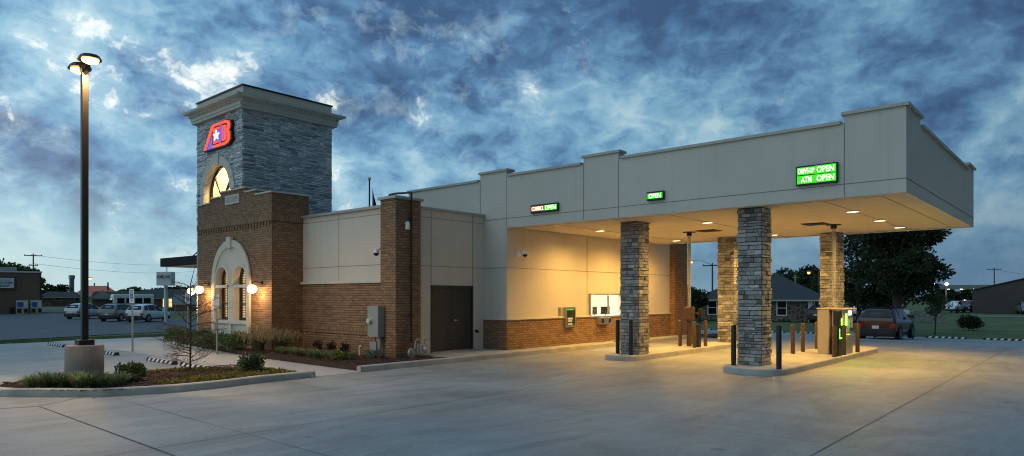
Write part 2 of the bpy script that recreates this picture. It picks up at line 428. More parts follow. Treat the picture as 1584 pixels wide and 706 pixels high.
# kerbs
def kerb_line(name, pts, w=.16, h=.15, mat='kerb', side=1):
    mb = MB(); n = len(pts)
    off = []
    for i, p in enumerate(pts):
        a = Vector(pts[max(0, i-1)]); b = Vector(pts[min(n-1, i+1)]); d = (b-a).normalized()
        off.append((p[0]-d.y*w*side, p[1]+d.x*w*side))
    for i in range(n-1):
        (a, b), (c, d) = (pts[i], pts[i+1]), (off[i], off[i+1])
        za = gz(*a); zb = gz(*b); e = .02
        ea = (a[0]+(c[0]-a[0])*e/w, a[1]+(c[1]-a[1])*e/w); eb = (b[0]+(d[0]-b[0])*e/w, b[1]+(d[1]-b[1])*e/w)
        mb.face([(a[0], a[1], za-.1), (b[0], b[1], zb-.1), (b[0], b[1], zb+h-e), (a[0], a[1], za+h-e)])
        mb.face([(a[0], a[1], za+h-e), (b[0], b[1], zb+h-e), (eb[0], eb[1], zb+h), (ea[0], ea[1], za+h)])
        mb.face([(ea[0], ea[1], za+h), (eb[0], eb[1], zb+h), (d[0], d[1], zb+h), (c[0], c[1], za+h)])
        mb.face([(c[0], c[1], za+h), (d[0], d[1], zb+h), (d[0], d[1], zb-.1), (c[0], c[1], za-.1)])
    for p, q in ((pts[0], off[0]), (pts[-1], off[-1])):
        z = gz(*p); mb.face([(p[0], p[1], z-.1), (q[0], q[1], z-.1), (q[0], q[1], z+h), (p[0], p[1], z+h)])
    o = mb.build(name, M[mat]); return struct(o)
def smoothpath(pts, k=6):
    out = []
    for i in range(len(pts)-1):
        p0 = pts[max(0, i-1)]; p1 = pts[i]; p2 = pts[i+1]; p3 = pts[min(len(pts)-1, i+2)]
        for j in range(k):
            t = j/k
            out.append(tuple(.5*((2*p1[a])+(-p0[a]+p2[a])*t+(2*p0[a]-5*p1[a]+4*p2[a]-p3[a])*t*t+(-p0[a]+3*p1[a]-3*p2[a]+p3[a])*t**3) for a in (0, 1)))
    return out+[pts[-1]]
# main kerb along the building
kerb_line('kerb', [(-13.95, 10.2), (-13.92, 13.5), (-13.92, 28.2), (-14.6, 29.8)])
# sidewalk pads
m_ = MB()
m_.prism([(-15.6, 13.45), (-14.08, 13.45), (-14.08, 28.2), (-14.75, 29.7), (-15.6, 29.7)], -.05, .148)
struct(m_.build('sidewalk', M['walk']))
m_ = MB(); m_.prism([(-14.6, 8.75), (-13.95, 8.75), (-13.95, 10.2), (-14.2, 10.36), (-20, 10.55), (-28, 11.7), (-33.2, 13.5), (-33.2, 8.7)], -.05, .006)
struct(m_.build('sidewalk', M['walk']))
# planting island at left
outer = smoothpath([(-15.95, 3.15), (-15.6, 3.3), (-15.3, 3.55), (-14.48, 4.21), (-14.13, 4.67), (-13.78, 5.59), (-13.75, 6.6), (-13.9, 7.6), (-13.88, 8.87)])
inner = [(-14.25, 8.72), (-15.3, 8.5), (-16.3, 8.15), (-16.9, 7.4), (-17.1, 6.3), (-17.3, 5.0), (-17.2, 3.9), (-16.6, 3.3), (-15.95, 3.15)]
kerb_line('kerb', outer)
kerb_line('kerb', [(-13.88, 8.87)]+smoothpath(inner), w=.12, h=.06, side=1)
def bed(name, poly, h, seed):
    r = random.Random(seed); bm = bmesh.new(); bm.faces.new([bm.verts.new((x, y, 0)) for x, y in poly])
    xs = [p[0] for p in poly]; ys = [p[1] for p in poly]; st = .14
    k = min(xs)+st
    while k < max(xs): bmesh.ops.bisect_plane(bm, geom=bm.verts[:]+bm.edges[:]+bm.faces[:], plane_co=(k, 0, 0), plane_no=(1, 0, 0)); k += st
    k = min(ys)+st
    while k < max(ys): bmesh.ops.bisect_plane(bm, geom=bm.verts[:]+bm.edges[:]+bm.faces[:], plane_co=(0, k, 0), plane_no=(0, 1, 0)); k += st
    bd = {v for e in bm.edges if e.is_boundary for v in e.verts}
    for v in bm.verts:
        low = v in bd and seed == 2 and v.co.y < 11.72 and not (v.co.x > -14.15 and v.co.y > 10.45)
        v.co.z = (.01 if low else h) if v in bd else h+r.uniform(.0, .045)
    if sum(f.normal.z for f in bm.faces) < 0: bmesh.ops.reverse_faces(bm, faces=bm.faces[:])
    me = bpy.data.meshes.new(name); bm.to_mesh(me)
    # loose chips
    bm.free(); me.materials.append(M['mulch']); o = bpy.data.objects.new(name, me); C.objects.link(o); return struct(o)
bed('mulch', [p for p in outer][1:]+[(-14.25, 8.70)]+inner[1:-1], .10, 1)
bed('mulch', [(-14.1, 10.3), (-14.1, 13.4), (-15.4, 13.4), (-15.4, 12.3), (-16.1, 12.5), (-20.6, 12.6), (-20.6, 11.5), (-26.1, 11.5), (-28.2, 11.65), (-20, 10.5)][::-1], .10, 2)
bed('mulch', [(-14.7, 29.6), (-15.5, 29.9), (-14.4, 31.5), (-12.2, 30.6), (-13.2, 29.6)][::-1], .04, 3)
# drive-through islands
def island(name, x0, x1, y0, y1, r):
    P = []
    for cx, cy, a0 in ((x1-r, y0+r, -90), (x1-r, y1-r, 0), (x0+r, y1-r, 90), (x0+r, y0+r, 180)):
        for k in range(9):
            a = R(a0+90*k/8); P.append((cx+r*math.cos(a), cy+r*math.sin(a)))
    mb = MB(); mb.prism(P, -.05, .128)
    q = [((x0+x1)/2+(a-(x0+x1)/2)*(1-.04/(x1-x0)*2*.5), (y0+y1)/2+(b-(y0+y1)/2)*(1-.02/(y1-y0))) for a, b in P]
    n = len(P); v = [(a, b, .128) for a, b in P]+[(a, b, .15) for a, b in q]
    mb.raw(v, [(i, (i+1) % n, (i+1) % n+n, i+n) for i in range(n)]+[list(range(n, 2*n))])
    return struct(mb.build(name, M['kerb']))
island('traffic_island', -11.42, -10.28, 17.0, 27.6, .5)
island('traffic_island', -7.30, -5.72, 16.0, 25.9, .68)
# pavement joints: sawn strips
jm = MB()
def jstrip(a, b, w=.014):
    a = Vector(a); b = Vector(b); d = (b-a).normalized(); q = Vector((-d.y, d.x))*w; n = max(1, int((b-a).length/2))
    for i in range(n):
        p = a+(b-a)*i/n; r_ = a+(b-a)*(i+1)/n
        jm.face([(p.x-q.x, p.y-q.y, gz(p.x, p.y)+.004), (r_.x-q.x, r_.y-q.y, gz(r_.x, r_.y)+.004), (r_.x+q.x, r_.y+q.y, gz(r_.x, r_.y)+.004), (p.x+q.x, p.y+q.y, gz(p.x, p.y)+.004)])
j0 = GT(60, 629); j1 = GT(273, 705)
jstrip((j0[0], j0[1]), (2, j0[1]+.02), .012)
k0 = GT(1255, 706); 
jstrip((k0[0]+.0, -6), (k0[0], 46.5), .007)
jstrip((-8.9, 15.0), (-8.9, -8), .006); jstrip((-13.2, 4.4), (-9.0, 15.6), .006)
jstrip(GT(0, 633), GT(60, 629)); jstrip(GT(60, 629), GT(135, 613.5)); jstrip((-12.6, 15.2), (k0[0], 15.2), .006)
jstrip((-3.4, 28.6), (20, 28.6), .006); jstrip((-13.9, 30.4), (20, 30.4), .006)
for yj in (9.2, 4.6, 20.8): jstrip((-13.9 if yj < 17 else -5.5, yj), (25, yj), .004)
jstrip((.9, -6), (.9, 46), .004); jstrip((5.4, -6), (5.4, 46), .004)
struct(jm.build('pavement_joint', plain('sawn_joint', (.10, .10, .095), .95)))
# painted bay lines on the far lot
pm = MB()
for k in range(5):
    x = -6.8+k*2.9; pm.face([(x, 41.5, gz(x, 41.5)+.006), (x+.1, 41.5, gz(x, 41.5)+.006), (x+.1, 46, gz(x, 46)+.006), (x, 46, gz(x, 46)+.006)])
struct(pm.build('road_marking', plain('worn_white_paint', (.5, .5, .5), .8, var=.3)))

# ------------------------------------------------------------------ THE BANK
BX, BY, BZ = -18., 16., 0.
bank = thing('bank_building', (BX, BY, BZ), 'brown brick and tan stucco bank with square stone tower and wide drive-through canopy', 'building')
O = (BX, BY, BZ)
def part(name, mb, mat, parent=None, **k): return mb.build(name, M[mat], parent or bank, O, **k)
XL = -26.05
# brick lower walls --------------------------------------------------
m_ = MB()
m_.box(-25.8, -16.0, 12.65, 12.95, -.1, 2.30)
part('brick_wall', m_, 'brick')
m_ = MB(); m_.box(-20.6, -15.98, 12.615, 12.66, .71, .92); part('soldier_course', m_, 'soldier')
m_ = MB(); m_.box(-20.75, -15.98, 12.58, 12.70, 2.30, 2.38); part('sill', m_, 'trim', bevel=.008)
# stucco of the low wing
m_ = MB(); m_.box(-25.8, -15.9, 12.68, 13.0, 2.34, 4.55)
m_.box(-15.92, -15.62, 13.3, 14.05, .0, 4.55); m_.box(-15.92, -15.62, 15.87, 16.42, .0, 4.55); m_.box(-15.92, -15.62, 14.05, 15.87, 2.20, 4.55)
part('stucco_wall', m_, 'stucco')
m_ = MB(); m_.box(-26.5, -15.7, 12.9, 28, 4.3, 4.4); part('roof', m_, 'base')
m_ = MB(); m_.bev(-20.62, -16.0, 12.58, 13.05, 4.55, 4.63, .01); m_.bev(-15.97, -15.55, 13.33, 16.47, 4.55, 4.635, .01)
part('coping', m_, 'coping')
m_ = MB(); m_.bev(-16.0, -15.3, 12.4, 13.35, -.1, 4.72, .004); part('pilaster', m_, 'brick')
m_ = MB(); m_.bev(-16.07, -15.23, 12.33, 13.42, 4.72, 4.80, .01); part('coping', m_, 'coping')
g = MB(); w = .009
g.box(-20.6, -16.0, 12.675, 12.69, 2.85-w, 2.85+w); g.box(-20.6, -16.0, 12.675, 12.69, 4.37-w, 4.37+w)
g.box(-18.5-w, -18.5+w, 12.673, 12.69, 2.38, 4.55)
for z in (2.83, 4.32): g.box(-15.63, -15.615, 13.35, 16.42, z-w, z+w)
for y in (14.05, 15.87): g.box(-15.63, -15.613, y-w, y+w, 2.2, 4.55)
# fascia joints
for z in (4.43,): g.box(-15.62, -3.17, 16.412, 16.43, z-w, z+w); g.box(-3.18, -3.162, 16.42, 26.36, z-w, z+w)
g.box(-15.62, -14.61, 16.412, 16.43, 2.83-w, 2.83+w)
for x in (-15.79, -14.6, -11.56, -10.35, -4.4): g.box(x-w, x+w, 16.41, 16.43, 4.14 if x > -14.7 else (4.6 if x < -15 else 4.14), 5.8)
g.box(-14.62, -14.602, 16.42, 27.4, 2.83-w, 2.83+w); g.box(-14.62, -14.600, 20.97-w, 20.97+w, 1.15, 4.12)
part('stucco_joint', g, 'joint')
# door
d_ = part('door_frame', MB().box(-15.68, -15.60, 14.03, 14.08, .15, 2.23).box(-15.68, -15.60, 15.84, 15.89, .15, 2.23).box(-15.68, -15.60, 14.03, 15.89, 2.17, 2.24), 'doorpaint')
for a, b in ((14.09, 14.955), (14.965, 15.83)):
    dd = MB().box(-15.70, -15.645, a, b, .17, 2.17).build('door_leaf', M['doorpaint'], bank, O)
    if a > 14.5:
        h = MB(); h.cyl((-15.645, 15.05, 1.13), (-15.59, 15.05, 1.13), .035); h.cyl((-15.60, 15.05, 1.13), (-15.60, 15.2, 1.13), .014)
        h.build('door_handle', M['steel'], dd, O)
m_ = MB().box(-15.9, -15.7, 14.0, 15.9, .0, 2.3); part('door_backing', m_, 'doorpaint')
m_ = MB().box(-15.66, -15.56, 14.05, 15.87, .148, .175); part('threshold', m_, 'steel')
# tall block behind, and wall under the canopy
m_ = MB(); m_.box(-19.5, -14.605, 16.42, 16.7, 4.12, 5.75); m_.box(-15.7, -14.61, 16.42, 16.7, 1.15, 4.12)
m_.box(-19.5, -19.2, 16.7, 28, 4.3, 5.75)
plateX(m_, rect(16.7, 27.42, 1.15, 5.75), [rect(21.14, 23.5, 1.1501+.0, 1.95)], -14.61, .25)
m_.box(-19.5, -14.6, 28.3, 28.6, 0, 5.7)
part('stucco_wall', m_, 'stucco')
m_ = MB(); m_.box(-19.3, -14.7, 16.6, 28.4, 5.3, 5.4); part('roof', m_, 'base')
m_ = MB(); m_.box(-15.62, -14.57, 16.38, 16.6, 0, 1.12); m_.box(-14.8, -14.57, 16.6, 27.4, 0, 1.12)
part('brick_wall', m_, 'brick')
m_ = MB(); m_.box(-15.62, -14.53, 16.34, 16.5, 1.12, 1.18); m_.box(-14.7, -14.53, 16.5, 21.08, 1.12, 1.18)
part('sill', m_, 'trim', bevel=.006)
part('sill', MB().box(-14.7, -14.53, 23.56, 27.4, 1.12, 1.18), 'trim', bevel=.006)
m_ = MB().box(-15.2, -14.35, 27.4, 28.6, -.1, 5.75); part('pilaster', m_, 'brick')
# canopy ---------------------------------------------------------------
def fascia():
    mb = MB()
    top = [(-15.79, 5.98), (-14.6, 5.98), (-14.6, 5.79), (-11.56, 5.79), (-11.56, 5.98), (-10.35, 5.98), (-10.35, 5.79), (-4.4, 5.79), (-4.4, 5.98), (-3.17, 5.98)]
    out = [(-3.17, 4.13), (-14.605, 4.13), (-14.605, 4.6), (-15.79, 4.6)]
    plateY(mb, out+top, [], 16.416, .3)
    topx = [(16.75, 5.98), (17.9, 5.98), (17.9, 5.79), (25.1, 5.79), (25.1, 5.98), (26.36, 5.98)]
    plateX(mb, [(16.72, 4.13), (16.72, 5.98)]+topx[1:]+[(26.36, 4.13)], [], -3.17, .3)
    plateY(mb, rect(-14.5, -3.48, 4.13, 5.79), [], 26.06, .3)
    return mb
part('canopy_fascia', fascia(), 'stucco')
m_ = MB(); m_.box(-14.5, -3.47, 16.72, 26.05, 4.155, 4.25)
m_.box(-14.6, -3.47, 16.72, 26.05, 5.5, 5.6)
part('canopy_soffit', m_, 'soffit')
cp = MB()
def copx(x0, x1, z): cp.bev(x0, x1, 16.36, 16.76, z, z+.075, .012)
for a, b, z in ((-15.85, -14.54, 5.98), (-11.62, -10.29, 5.98), (-4.46, -3.10, 5.98), (-19.55, -15.86, 5.75), (-14.53, -11.63, 5.79), (-10.28, -4.47, 5.79)): copx(a, b, z)
cp.bev(-3.53, -3.10, 16.77, 17.96, 5.98, 6.055, .012); cp.bev(-3.53, -3.10, 17.97, 25.03, 5.79, 5.865, .012); cp.bev(-3.53, -3.10, 25.04, 26.42, 5.98, 6.055, .012)
part('coping', cp, 'coping')
g = MB(); zz = 4.148
for x in (-3.75, -4.98, -9.05, -12.93): g.box(x-.008, x+.008, 16.9, 26.0, zz, 4.156)
g.box(-14.4, -3.75, 16.9-.008, 16.9+.008, zz, 4.156)
part('soffit_joint', g, 'joint')
# vents
for x, y in ((-10.2, 21.9), (-6.75, 22.05)):
    g = MB(); 
    for k in range(7): g.box(x-.32, x+.32, y-.3+k*.09, y-.24+k*.09, 4.13, 4.152)
    g.box(x-.35, x+.35, y-.34, y+.36, 4.146, 4.153); part('soffit_vent', g, 'bronze')
# downlights and their light
def area(name, loc, size, power, col, rot=(0, 0, 0), spread=math.pi, parent=None):
    if size < .3:
        l = bpy.data.lights.new(name, 'SPOT'); l.energy = power*4; l.color = col; l.spot_size = R(168); l.spot_blend = 1.; l.shadow_soft_size = .018
    else:
        l = bpy.data.lights.new(name, 'AREA'); l.energy = power; l.color = col; l.size = size; l.shape = 'DISK'; l.spread = spread
    o = bpy.data.objects.new(name, l); C.objects.link(o); o.location = loc; o.rotation_euler = rot
    return o
WARM = (1, .555, .14)
for x in (-12.93, -9.05, -4.98):
    for y in (19.35, 22.2, 24.8):
        t_ = MB().box(x-.16, x+.16, y-.09, y+.09, 4.125, 4.15); tr = part('downlight', t_, 'white')
        MB().box(x-.13, x+.13, y-.06, y+.06, 4.119, 4.1255).build('lens', M['down'], tr, O)
        area('downlight_lamp', (x, y, 4.09), .11, 112, WARM)
# stacked stone columns
def stone_faces(mb, x0, x1, y0, y1, z0, z1, hmin, hmax, wmin, wmax, sides, r, holes=None, prot=.035):
    z = z0
    while z < z1-.02:
        h = min(r.uniform(hmin, hmax), z1-z)
        for side in sides:
            a, b = (x0, x1) if side in 'FB' else (y0, y1)
            u = a-.01 if side in 'FB' else a
            while u < b:
                wd = r.uniform(wmin, wmax); e = min(u+wd, b)
                if b-e < wmin*.5: e = b
                p = r.uniform(.006, prot); g_ = .006 if prot > .046 else .002
                # tall stones now and then take two rows' look: slight height jitter
                za, zb = z+g_*r.uniform(.5, 1.3), z+h-g_*r.uniform(.2, 1.)
                t = min(1, max(0, r.gauss(.5, .18)))
                if not (holes and holes(side, (u+e)/2, z+h/2)):
                    j = lambda: r.uniform(-.006, .006)
                    if side == 'F': q = [(u, y0), (e, y0), (0, -1)]
                    elif side == 'R': q = [(x1, u), (x1, e), (1, 0)]
                    elif side == 'B': q = [(e, y1), (u, y1), (0, 1)]
                    else: q = [(x0, e), (x0, u), (-1, 0)]
                    (ax_, ay_), (bx_, by_), (nx, ny) = q
                    o1 = p+.02; 
                    V = [(ax_-nx*.03, ay_-ny*.03, za), (bx_-nx*.03, by_-ny*.03, za), (bx_-nx*.03, by_-ny*.03, zb), (ax_-nx*.03, ay_-ny*.03, zb)]
                    dx, dy = (bx_-ax_), (by_-ay_); L = math.hypot(dx, dy); dx /= L; dy /= L; s_ = .006
                    Fv = [(ax_+nx*(p+j())+dx*s_, ay_+ny*(p+j())+dy*s_, za+s_), (bx_+nx*(p+j())-dx*s_, by_+ny*(p+j())-dy*s_, za+s_),
                          (bx_+nx*(p+j())-dx*s_, by_+ny*(p+j())-dy*s_, zb-s_), (ax_+nx*(p+j())+dx*s_, ay_+ny*(p+j())+dy*s_, zb-s_)]
                    mb.raw(V+Fv, [(4, 5, 6, 7), (0, 1, 5, 4), (1, 2, 6, 5), (2, 3, 7, 6), (3, 0, 4, 7)], t)
                u = e
        z += h
cols = [(-11.07, 17.69), (-7.07, 16.93), (-11.08, 24.62), (-7.6, 25.4)]
for k, (x, y) in enumerate(cols):
    r = random.Random(40+k); mb = MB(); W_ = .6
    stone_faces(mb, x, x+W_, y, y+W_, .15, 4.15, .05, .13, .10, .32, 'FRBL', r, None, .05)
    c_ = part('column', mb, 'stone', tones=True)
    MB().box(x, x+W_, y, y+W_, .1, 4.15).build('column_core', M['stone_core'], c_, O)
# teller window
m_ = MB(); plateX(m_, rect(21.08, 23.56, 1.08, 2.0), [rect(21.13, 23.51, 1.14, 1.955)], -14.54, .14)
m_.box(-14.66, -14.6, 22.42, 22.45, 1.17, 1.93)
tw = part('teller_window', m_, 'galv')
MB().box(-14.66, -14.65, 21.16, 23.48, 1.16, 1.94).build('window_pane', M['glass'], tw, O)
m_ = MB(); m_.bev(-14.57, -14.37, 21.55, 22.3, .82, 1.08, .01); dr = part('deal_drawer', m_, 'steel')
for y0_ in (21.6, 22.08): MB().box(-14.372, -14.362, y0_, y0_+.15, .88, 1.04).build('speaker_grille', M['black'], dr, O)
# room behind the teller window
m_ = MB(); m_.box(-18.6, -18.5, 18.8, 26.5, .1, 3.1); m_.box(-18.5, -14.86, 18.7, 18.8, .1, 3.1); m_.box(-18.5, -14.86, 26.5, 26.6, .1, 3.1)
m_.box(-18.6, -14.86, 18.8, 26.5, 3.1, 3.2); m_.box(-18.6, -14.86, 18.8, 26.5, .05, .1)
part('teller_room', m_, 'room')
area('room_lamp', (-16.6, 22.8, 3.05), 1.8, 460, (1, .86, .62))
# entry block ------------------------------------------------------------
E0, E1, EY = -26.05, -20.6, 11.52
op = [arch(-24.42, -23.53, 1.04, 2.5, 2.95), arch(-23.10, -22.16, 1.04, 2.5, 2.97)]
steps = [(E1, 5.33), (-21.6, 5.33), (-21.6, 5.49), (-22.37, 5.49), (-22.37, 5.65), (-24.2, 5.65), (-24.2, 5.49), (-24.92, 5.49), (-24.92, 5.33), (E0, 5.33)]
m_ = MB(); plateY(m_, [(E0, -.1), (E1, -.1)]+steps, op, EY, .3)
m_.box(E1-.3, E1, EY+.3, 12.9, -.1, 5.33); m_.box(E0, E0+.3, EY+.3, 12.9, -.1, 5.33); m_.box(E0+.3, E1-.3, 12.6, 12.9, 4.3, 5.33)
x = E0+.05
while x < E1-.05: m_.box(x, x+.10, EY-.035, EY+.01, 4.24, 4.379); x += .2
part('entry_block', m_, 'brick')
m_ = MB(); m_.box(E0-.02, E1+.03, EY-.03, EY+.02, 4.38, 4.60); m_.box(E1-.02, E1+.03, EY+.02, 12.93, 4.38, 4.60)
part('soldier_course', m_, 'soldier')
m_ = MB(); m_.box(E0, E1, EY-.02, EY+.01, .71, .92); m_.box(E1-.01, E1+.02, EY, 12.62, .71, .92); part('soldier_course', m_, 'soldier')
cp = MB()
xs_ = [(E0-.04, -24.94, 5.33), (-24.93, -24.21, 5.49), (-24.24, -22.33, 5.65), (-22.34, -21.58, 5.49), (-21.62, E1+.05, 5.33)]
for i, (a, b, z) in enumerate(xs_): cp.box(a, b, EY-.05, EY+.36, z, z+.045)
cp.box(E1-.34, E1+.05, EY+.362, 12.95, 5.33, 5.375); cp.box(E0-.05, E0+.34, EY+.362, 12.95, 5.33, 5.375)
part('coping', cp, 'trim')
m_ = MB(); m_.box(E0+.3, E1-.3, EY+.4, 12.9, 4.7, 4.75); part('roof', m_, 'base')
# surround
m_ = MB()
plateY(m_, arch(-24.66, -21.95, .1, 2.48, 3.86, 28), [arch(-24.47, -22.12, 2.99, 3.0, 3.66, 28)] and [arch(-24.42, -23.53, 1.04, 2.5, 2.95), arch(-23.10, -22.16, 1.04, 2.5, 2.97)], EY-.05, .055)
sr = part('window_surround', m_, 'trim')
m_ = MB(); 
plateY(m_, arch(-24.70, -21.90, .1, 2.48, 3.90, 28), [arch(-24.46, -22.12, -.3, 2.48, 3.66, 28)], EY-.10, .06)
m_.box(-24.46, -22.12, EY-.10, EY-.045, .1, .2)
m_.box(-24.46, -22.12, EY-.12, EY-.045, .93, 1.04)
m_.box(-23.42, -23.2, EY-.10, EY-.045, .2, .93)
m_.build('arch_trim', M['trim'], sr, O)
m_ = MB()
for o_, q_ in (((-24.46, -23.45), (-24.42, -23.53)), ((-23.18, -22.12), (-23.10, -22.16))):
    plateY(m_, arch(o_[0], o_[1], 2.3, 2.5, 3.07), [arch(q_[0], q_[1], 2.2, 2.5, 2.95)], EY-.085, .04)
m_.build('lancet_trim', M['trim'], sr, O)
m_ = MB(); m_.raw([(-23.42, EY-.16, 3.6), (-23.2, EY-.16, 3.6), (-23.14, EY-.16, 4.0), (-23.48, EY-.16, 4.0), (-23.42, EY-.04, 3.6), (-23.2, EY-.04, 3.6), (-23.14, EY-.04, 4.0), (-23.48, EY-.04, 4.0)], [(0, 1, 2, 3), (0, 4, 5, 1), (1, 5, 6, 2), (2, 6, 7, 3), (3, 7, 4, 0)])
m_.build('keystone', M['trim'], sr, O)
m_ = MB(); m_.box(-24.66, -21.95, EY-.11, EY-.098, 1.66, 1.668); m_.build('trim_joint', M['joint'], sr, O)
for a, b in ((-24.42, -23.53), (-23.10, -22.16)):
    m_ = MB(); fy = EY+.16
    plateY(m_, arch(a, b, 1.04, 2.5, 2.96), [arch(a+.09, b-.09, 1.13, 2.5, 2.87)], fy, .06)
    c_ = (a+b)/2
    m_.box(c_-.02, c_+.02, fy-.005, fy+.05, 1.08, 2.93)
    for z in (1.62, 2.36): m_.box(a+.03, b-.03, fy-.006, fy+.05, z-.018, z+.018)
    wf = part('window_frame', m_, 'black')
    m_ = MB(); plateY(m_, arch(a+.05, b-.05, 1.09, 2.5, 2.91), [], fy+.03, .008); m_.build('window_pane', M['glass'], wf, O)
    m_ = MB(); plateY(m_, arch(a+.02, b-.02, 1.05, 2.5, 2.95), [], fy+.13, .01); m_.build('window_blind', M['blinds'], wf, O)
    # jamb lining
    m_ = MB(); plateY(m_, arch(a-.03, b+.03, 1.01, 2.5, 2.99), [arch(a+.002, b-.002, 1.042, 2.5, 2.948)], EY-.02, .3); m_.build('jamb', M['trim'], wf, O)
# plaque
m_ = MB(); m_.box(-23.78, -22.76, EY-.04, EY+.01, 5.17, 5.50); pq = part('plaque', m_, 'trim', bevel=.01)
m_ = MB(); m_.box(-23.72, -22.82, EY-.05, EY-.038, 5.2, 5.212); m_.box(-23.72, -22.82, EY-.05, EY-.038, 5.456, 5.468)
text_into(m_, 'AMERICAN', Matrix.Translation((-23.27, EY-.043, 5.40)) @ FY, .7, .08); text_into(m_, 'BANK', Matrix.Translation((-23.27, EY-.043, 5.27)) @ FY, .36, .08)
m_ = MB().box(-23.70, -22.84, EY-.044, EY-.038, 5.23, 5.44)
m_.build('engraved_panel', plain('weathered_engraving', (.42, .40, .34), .9, var=.45, vs=26), pq, O)
# tower -------------------------------------------------------------------
TX0, TX1, TY0, TY1 = -28.30, -24.45, 12.5, 16.4
def hole(side, u, z):
    if side != 'F': return z < 4.3
    cx, hw = -26.47, 1.42
    if abs(u-cx) < hw and z < 6.03: return True
    if z >= 6.03 and math.hypot((u-cx), (z-6.03)*1.0) < hw: return True
    return False
r = random.Random(5); mb = MB()
stone_faces(mb, TX0, TX1, TY0, TY1, 0, 9.0, .05, .085, .16, .55, 'FRL', r, hole, .045)
tw = part('tower', mb, 'tower_stone', tones=True)
AR, CZ = 1.10, 6.03
WA = arch(-26.47-AR, -26.47+AR, 4.4, CZ, CZ+AR, 24)
m_ = MB(); plateY(m_, rect(TX0, TX1, 0, 9.0), [WA], TY0, .25); m_.box(TX1-.25, TX1, TY0+.25, TY1, 0, 9.0); m_.box(TX0, TX0+.25, TY0+.25, TY1, 0, 9); m_.box(TX0+.25, TX1-.25, TY1-.25, TY1, 0, 9)
m_.build('tower_core', M['base'], tw, O)
# voussoirs
m_ = MB(); n = 9; cx, cz = -26.47, CZ
for k in range(n):
    a0, a1 = math.pi*k/n+.008, math.pi*(k+1)/n-.008; ro = 1.45 if k != 4 else 1.54
    pts = [(cx+AR*math.cos(a0+(a1-a0)*t/4), cz+AR*math.sin(a0+(a1-a0)*t/4)) for t in range(5)]+[(cx+ro*math.cos(a1-(a1-a0)*t/4), cz+ro*math.sin(a1-(a1-a0)*t/4)) for t in range(5)]
    plateY(m_, pts, [], TY0-.07 if k != 4 else TY0-.10, .3)
for s_ in (-1, 1):
    for z in (4.4, 4.94, 5.48): m_.box(min(cx+s_*AR, cx+s_*1.45), max(cx+s_*AR, cx+s_*1.45), TY0-.07, TY0+.22, z+.006, z+.534)
part('arch_stone', m_, 'trim')
m_ = MB(); fy = TY0+.2
plateY(m_, arch(cx-AR, cx+AR, 4.4, cz, cz+AR, 24), [arch(cx-AR+.07, cx+AR-.07, 4.45, cz, cz+AR-.07, 24)], fy, .08)
for s_ in (-1, 1): m_.mbox(Matrix.Translation((cx+s_*.42, fy+.03, cz+.28)) @ Matrix.Rotation(s_*R(36), 4, 'Y'), .04, .03, .66)
n = 24; 
ring_o = [(cx+.27*math.cos(2*math.pi*k/n), cz-.30+.27*math.sin(2*math.pi*k/n)) for k in range(n)]; ring_i = [(cx+.2*math.cos(2*math.pi*k/n), cz-.30+.2*math.sin(2*math.pi*k/n)) for k in range(n)]
plateY(m_, ring_o, [ring_i], fy-.01, .07); m_.box(cx-.03, cx+.03, fy, fy+.06, 4.4, cz-.54)
for s_ in (-1, 1): m_.mbox(Matrix.Translation((cx+s_*.45, fy+.03, cz-.75)) @ Matrix.Rotation(s_*R(40), 4, 'Y'), .03, .03, .5)
wf = part('arch_window', m_, 'bronze')
m_ = MB(); plateY(m_, arch(cx-AR+.04, cx+AR-.04, 4.42, cz, cz+AR-.04, 24), [], fy+.04, .008); m_.build('window_pane', M['glass'], wf, O)
m_ = MB(); m_.box(TX0+.3, TX1-.3, 13.9, 14.0, 4.2, 8.1); m_.box(TX0+.3, TX1-.3, 12.8, 14, 8.0, 8.1); m_.box(TX0+.3, TX0+.4, 12.8, 14, 4.2, 8.1); m_.box(TX1-.4, TX1-.3, 12.8, 14, 4.2, 8.1); part('tower_room', m_, 'room')
area('tower_lamp', (-26.37, 13.4, 7.9), .6, 260, (1, .66, .28))
m_ = MB(); plateY(m_, arch(cx-AR-.04, cx+AR+.04, 4.36, cz, cz+AR+.04, 24), [arch(cx-AR+.002, cx+AR-.002, 4.402, cz, cz+AR-.002, 24)], TY0-.02, .30); part('arch_jamb', m_, 'trim')
# cornice
m_ = MB()
def ringbox(mb, o, z0, z1): mb.box(TX0-o, TX1+o, TY0-o, TY1+o, z0, z1)
ringbox(m_, .17, 9.0, 9.10); ringbox(m_, .20, 9.10, 9.25)
prof = [(.20, 9.25), (.24, 9.33), (.42, 9.39), (.44, 9.47), (.06, 9.50)]
for (o0, z0), (o1, z1) in zip(prof, prof[1:]):
    A = [(TX0-o0, TY0-o0, z0), (TX1+o0, TY0-o0, z0), (TX1+o0, TY1+o0, z0), (TX0-o0, TY1+o0, z0)]
    B = [(TX0-o1, TY0-o1, z1), (TX1+o1, TY0-o1, z1), (TX1+o1, TY1+o1, z1), (TX0-o1, TY1+o1, z1)]
    m_.raw(A+B, [(i, (i+1) % 4, (i+1) % 4+4, i+4) for i in range(4)])
u = TX0-.2
while u < TX1+.2: m_.box(u, u+.07, TY0-.28, TY0-.15, 9.25, 9.33); u += .15
u = TY0-.2
while u < TY1+.2: m_.box(TX1+.15, TX1+.28, u, u+.07, 9.25, 9.33); m_.box(TX0-.28, TX0-.15, u, u+.07, 9.25, 9.33); u += .15
part('cornice', m_, 'trim')
m_ = MB(); ringbox(m_, .0, 9.45, 9.86); part('tower_parapet', m_, 'stucco')
m_ = MB(); ringbox(m_, .045, 9.86, 9.92); part('coping', m_, 'bronze')
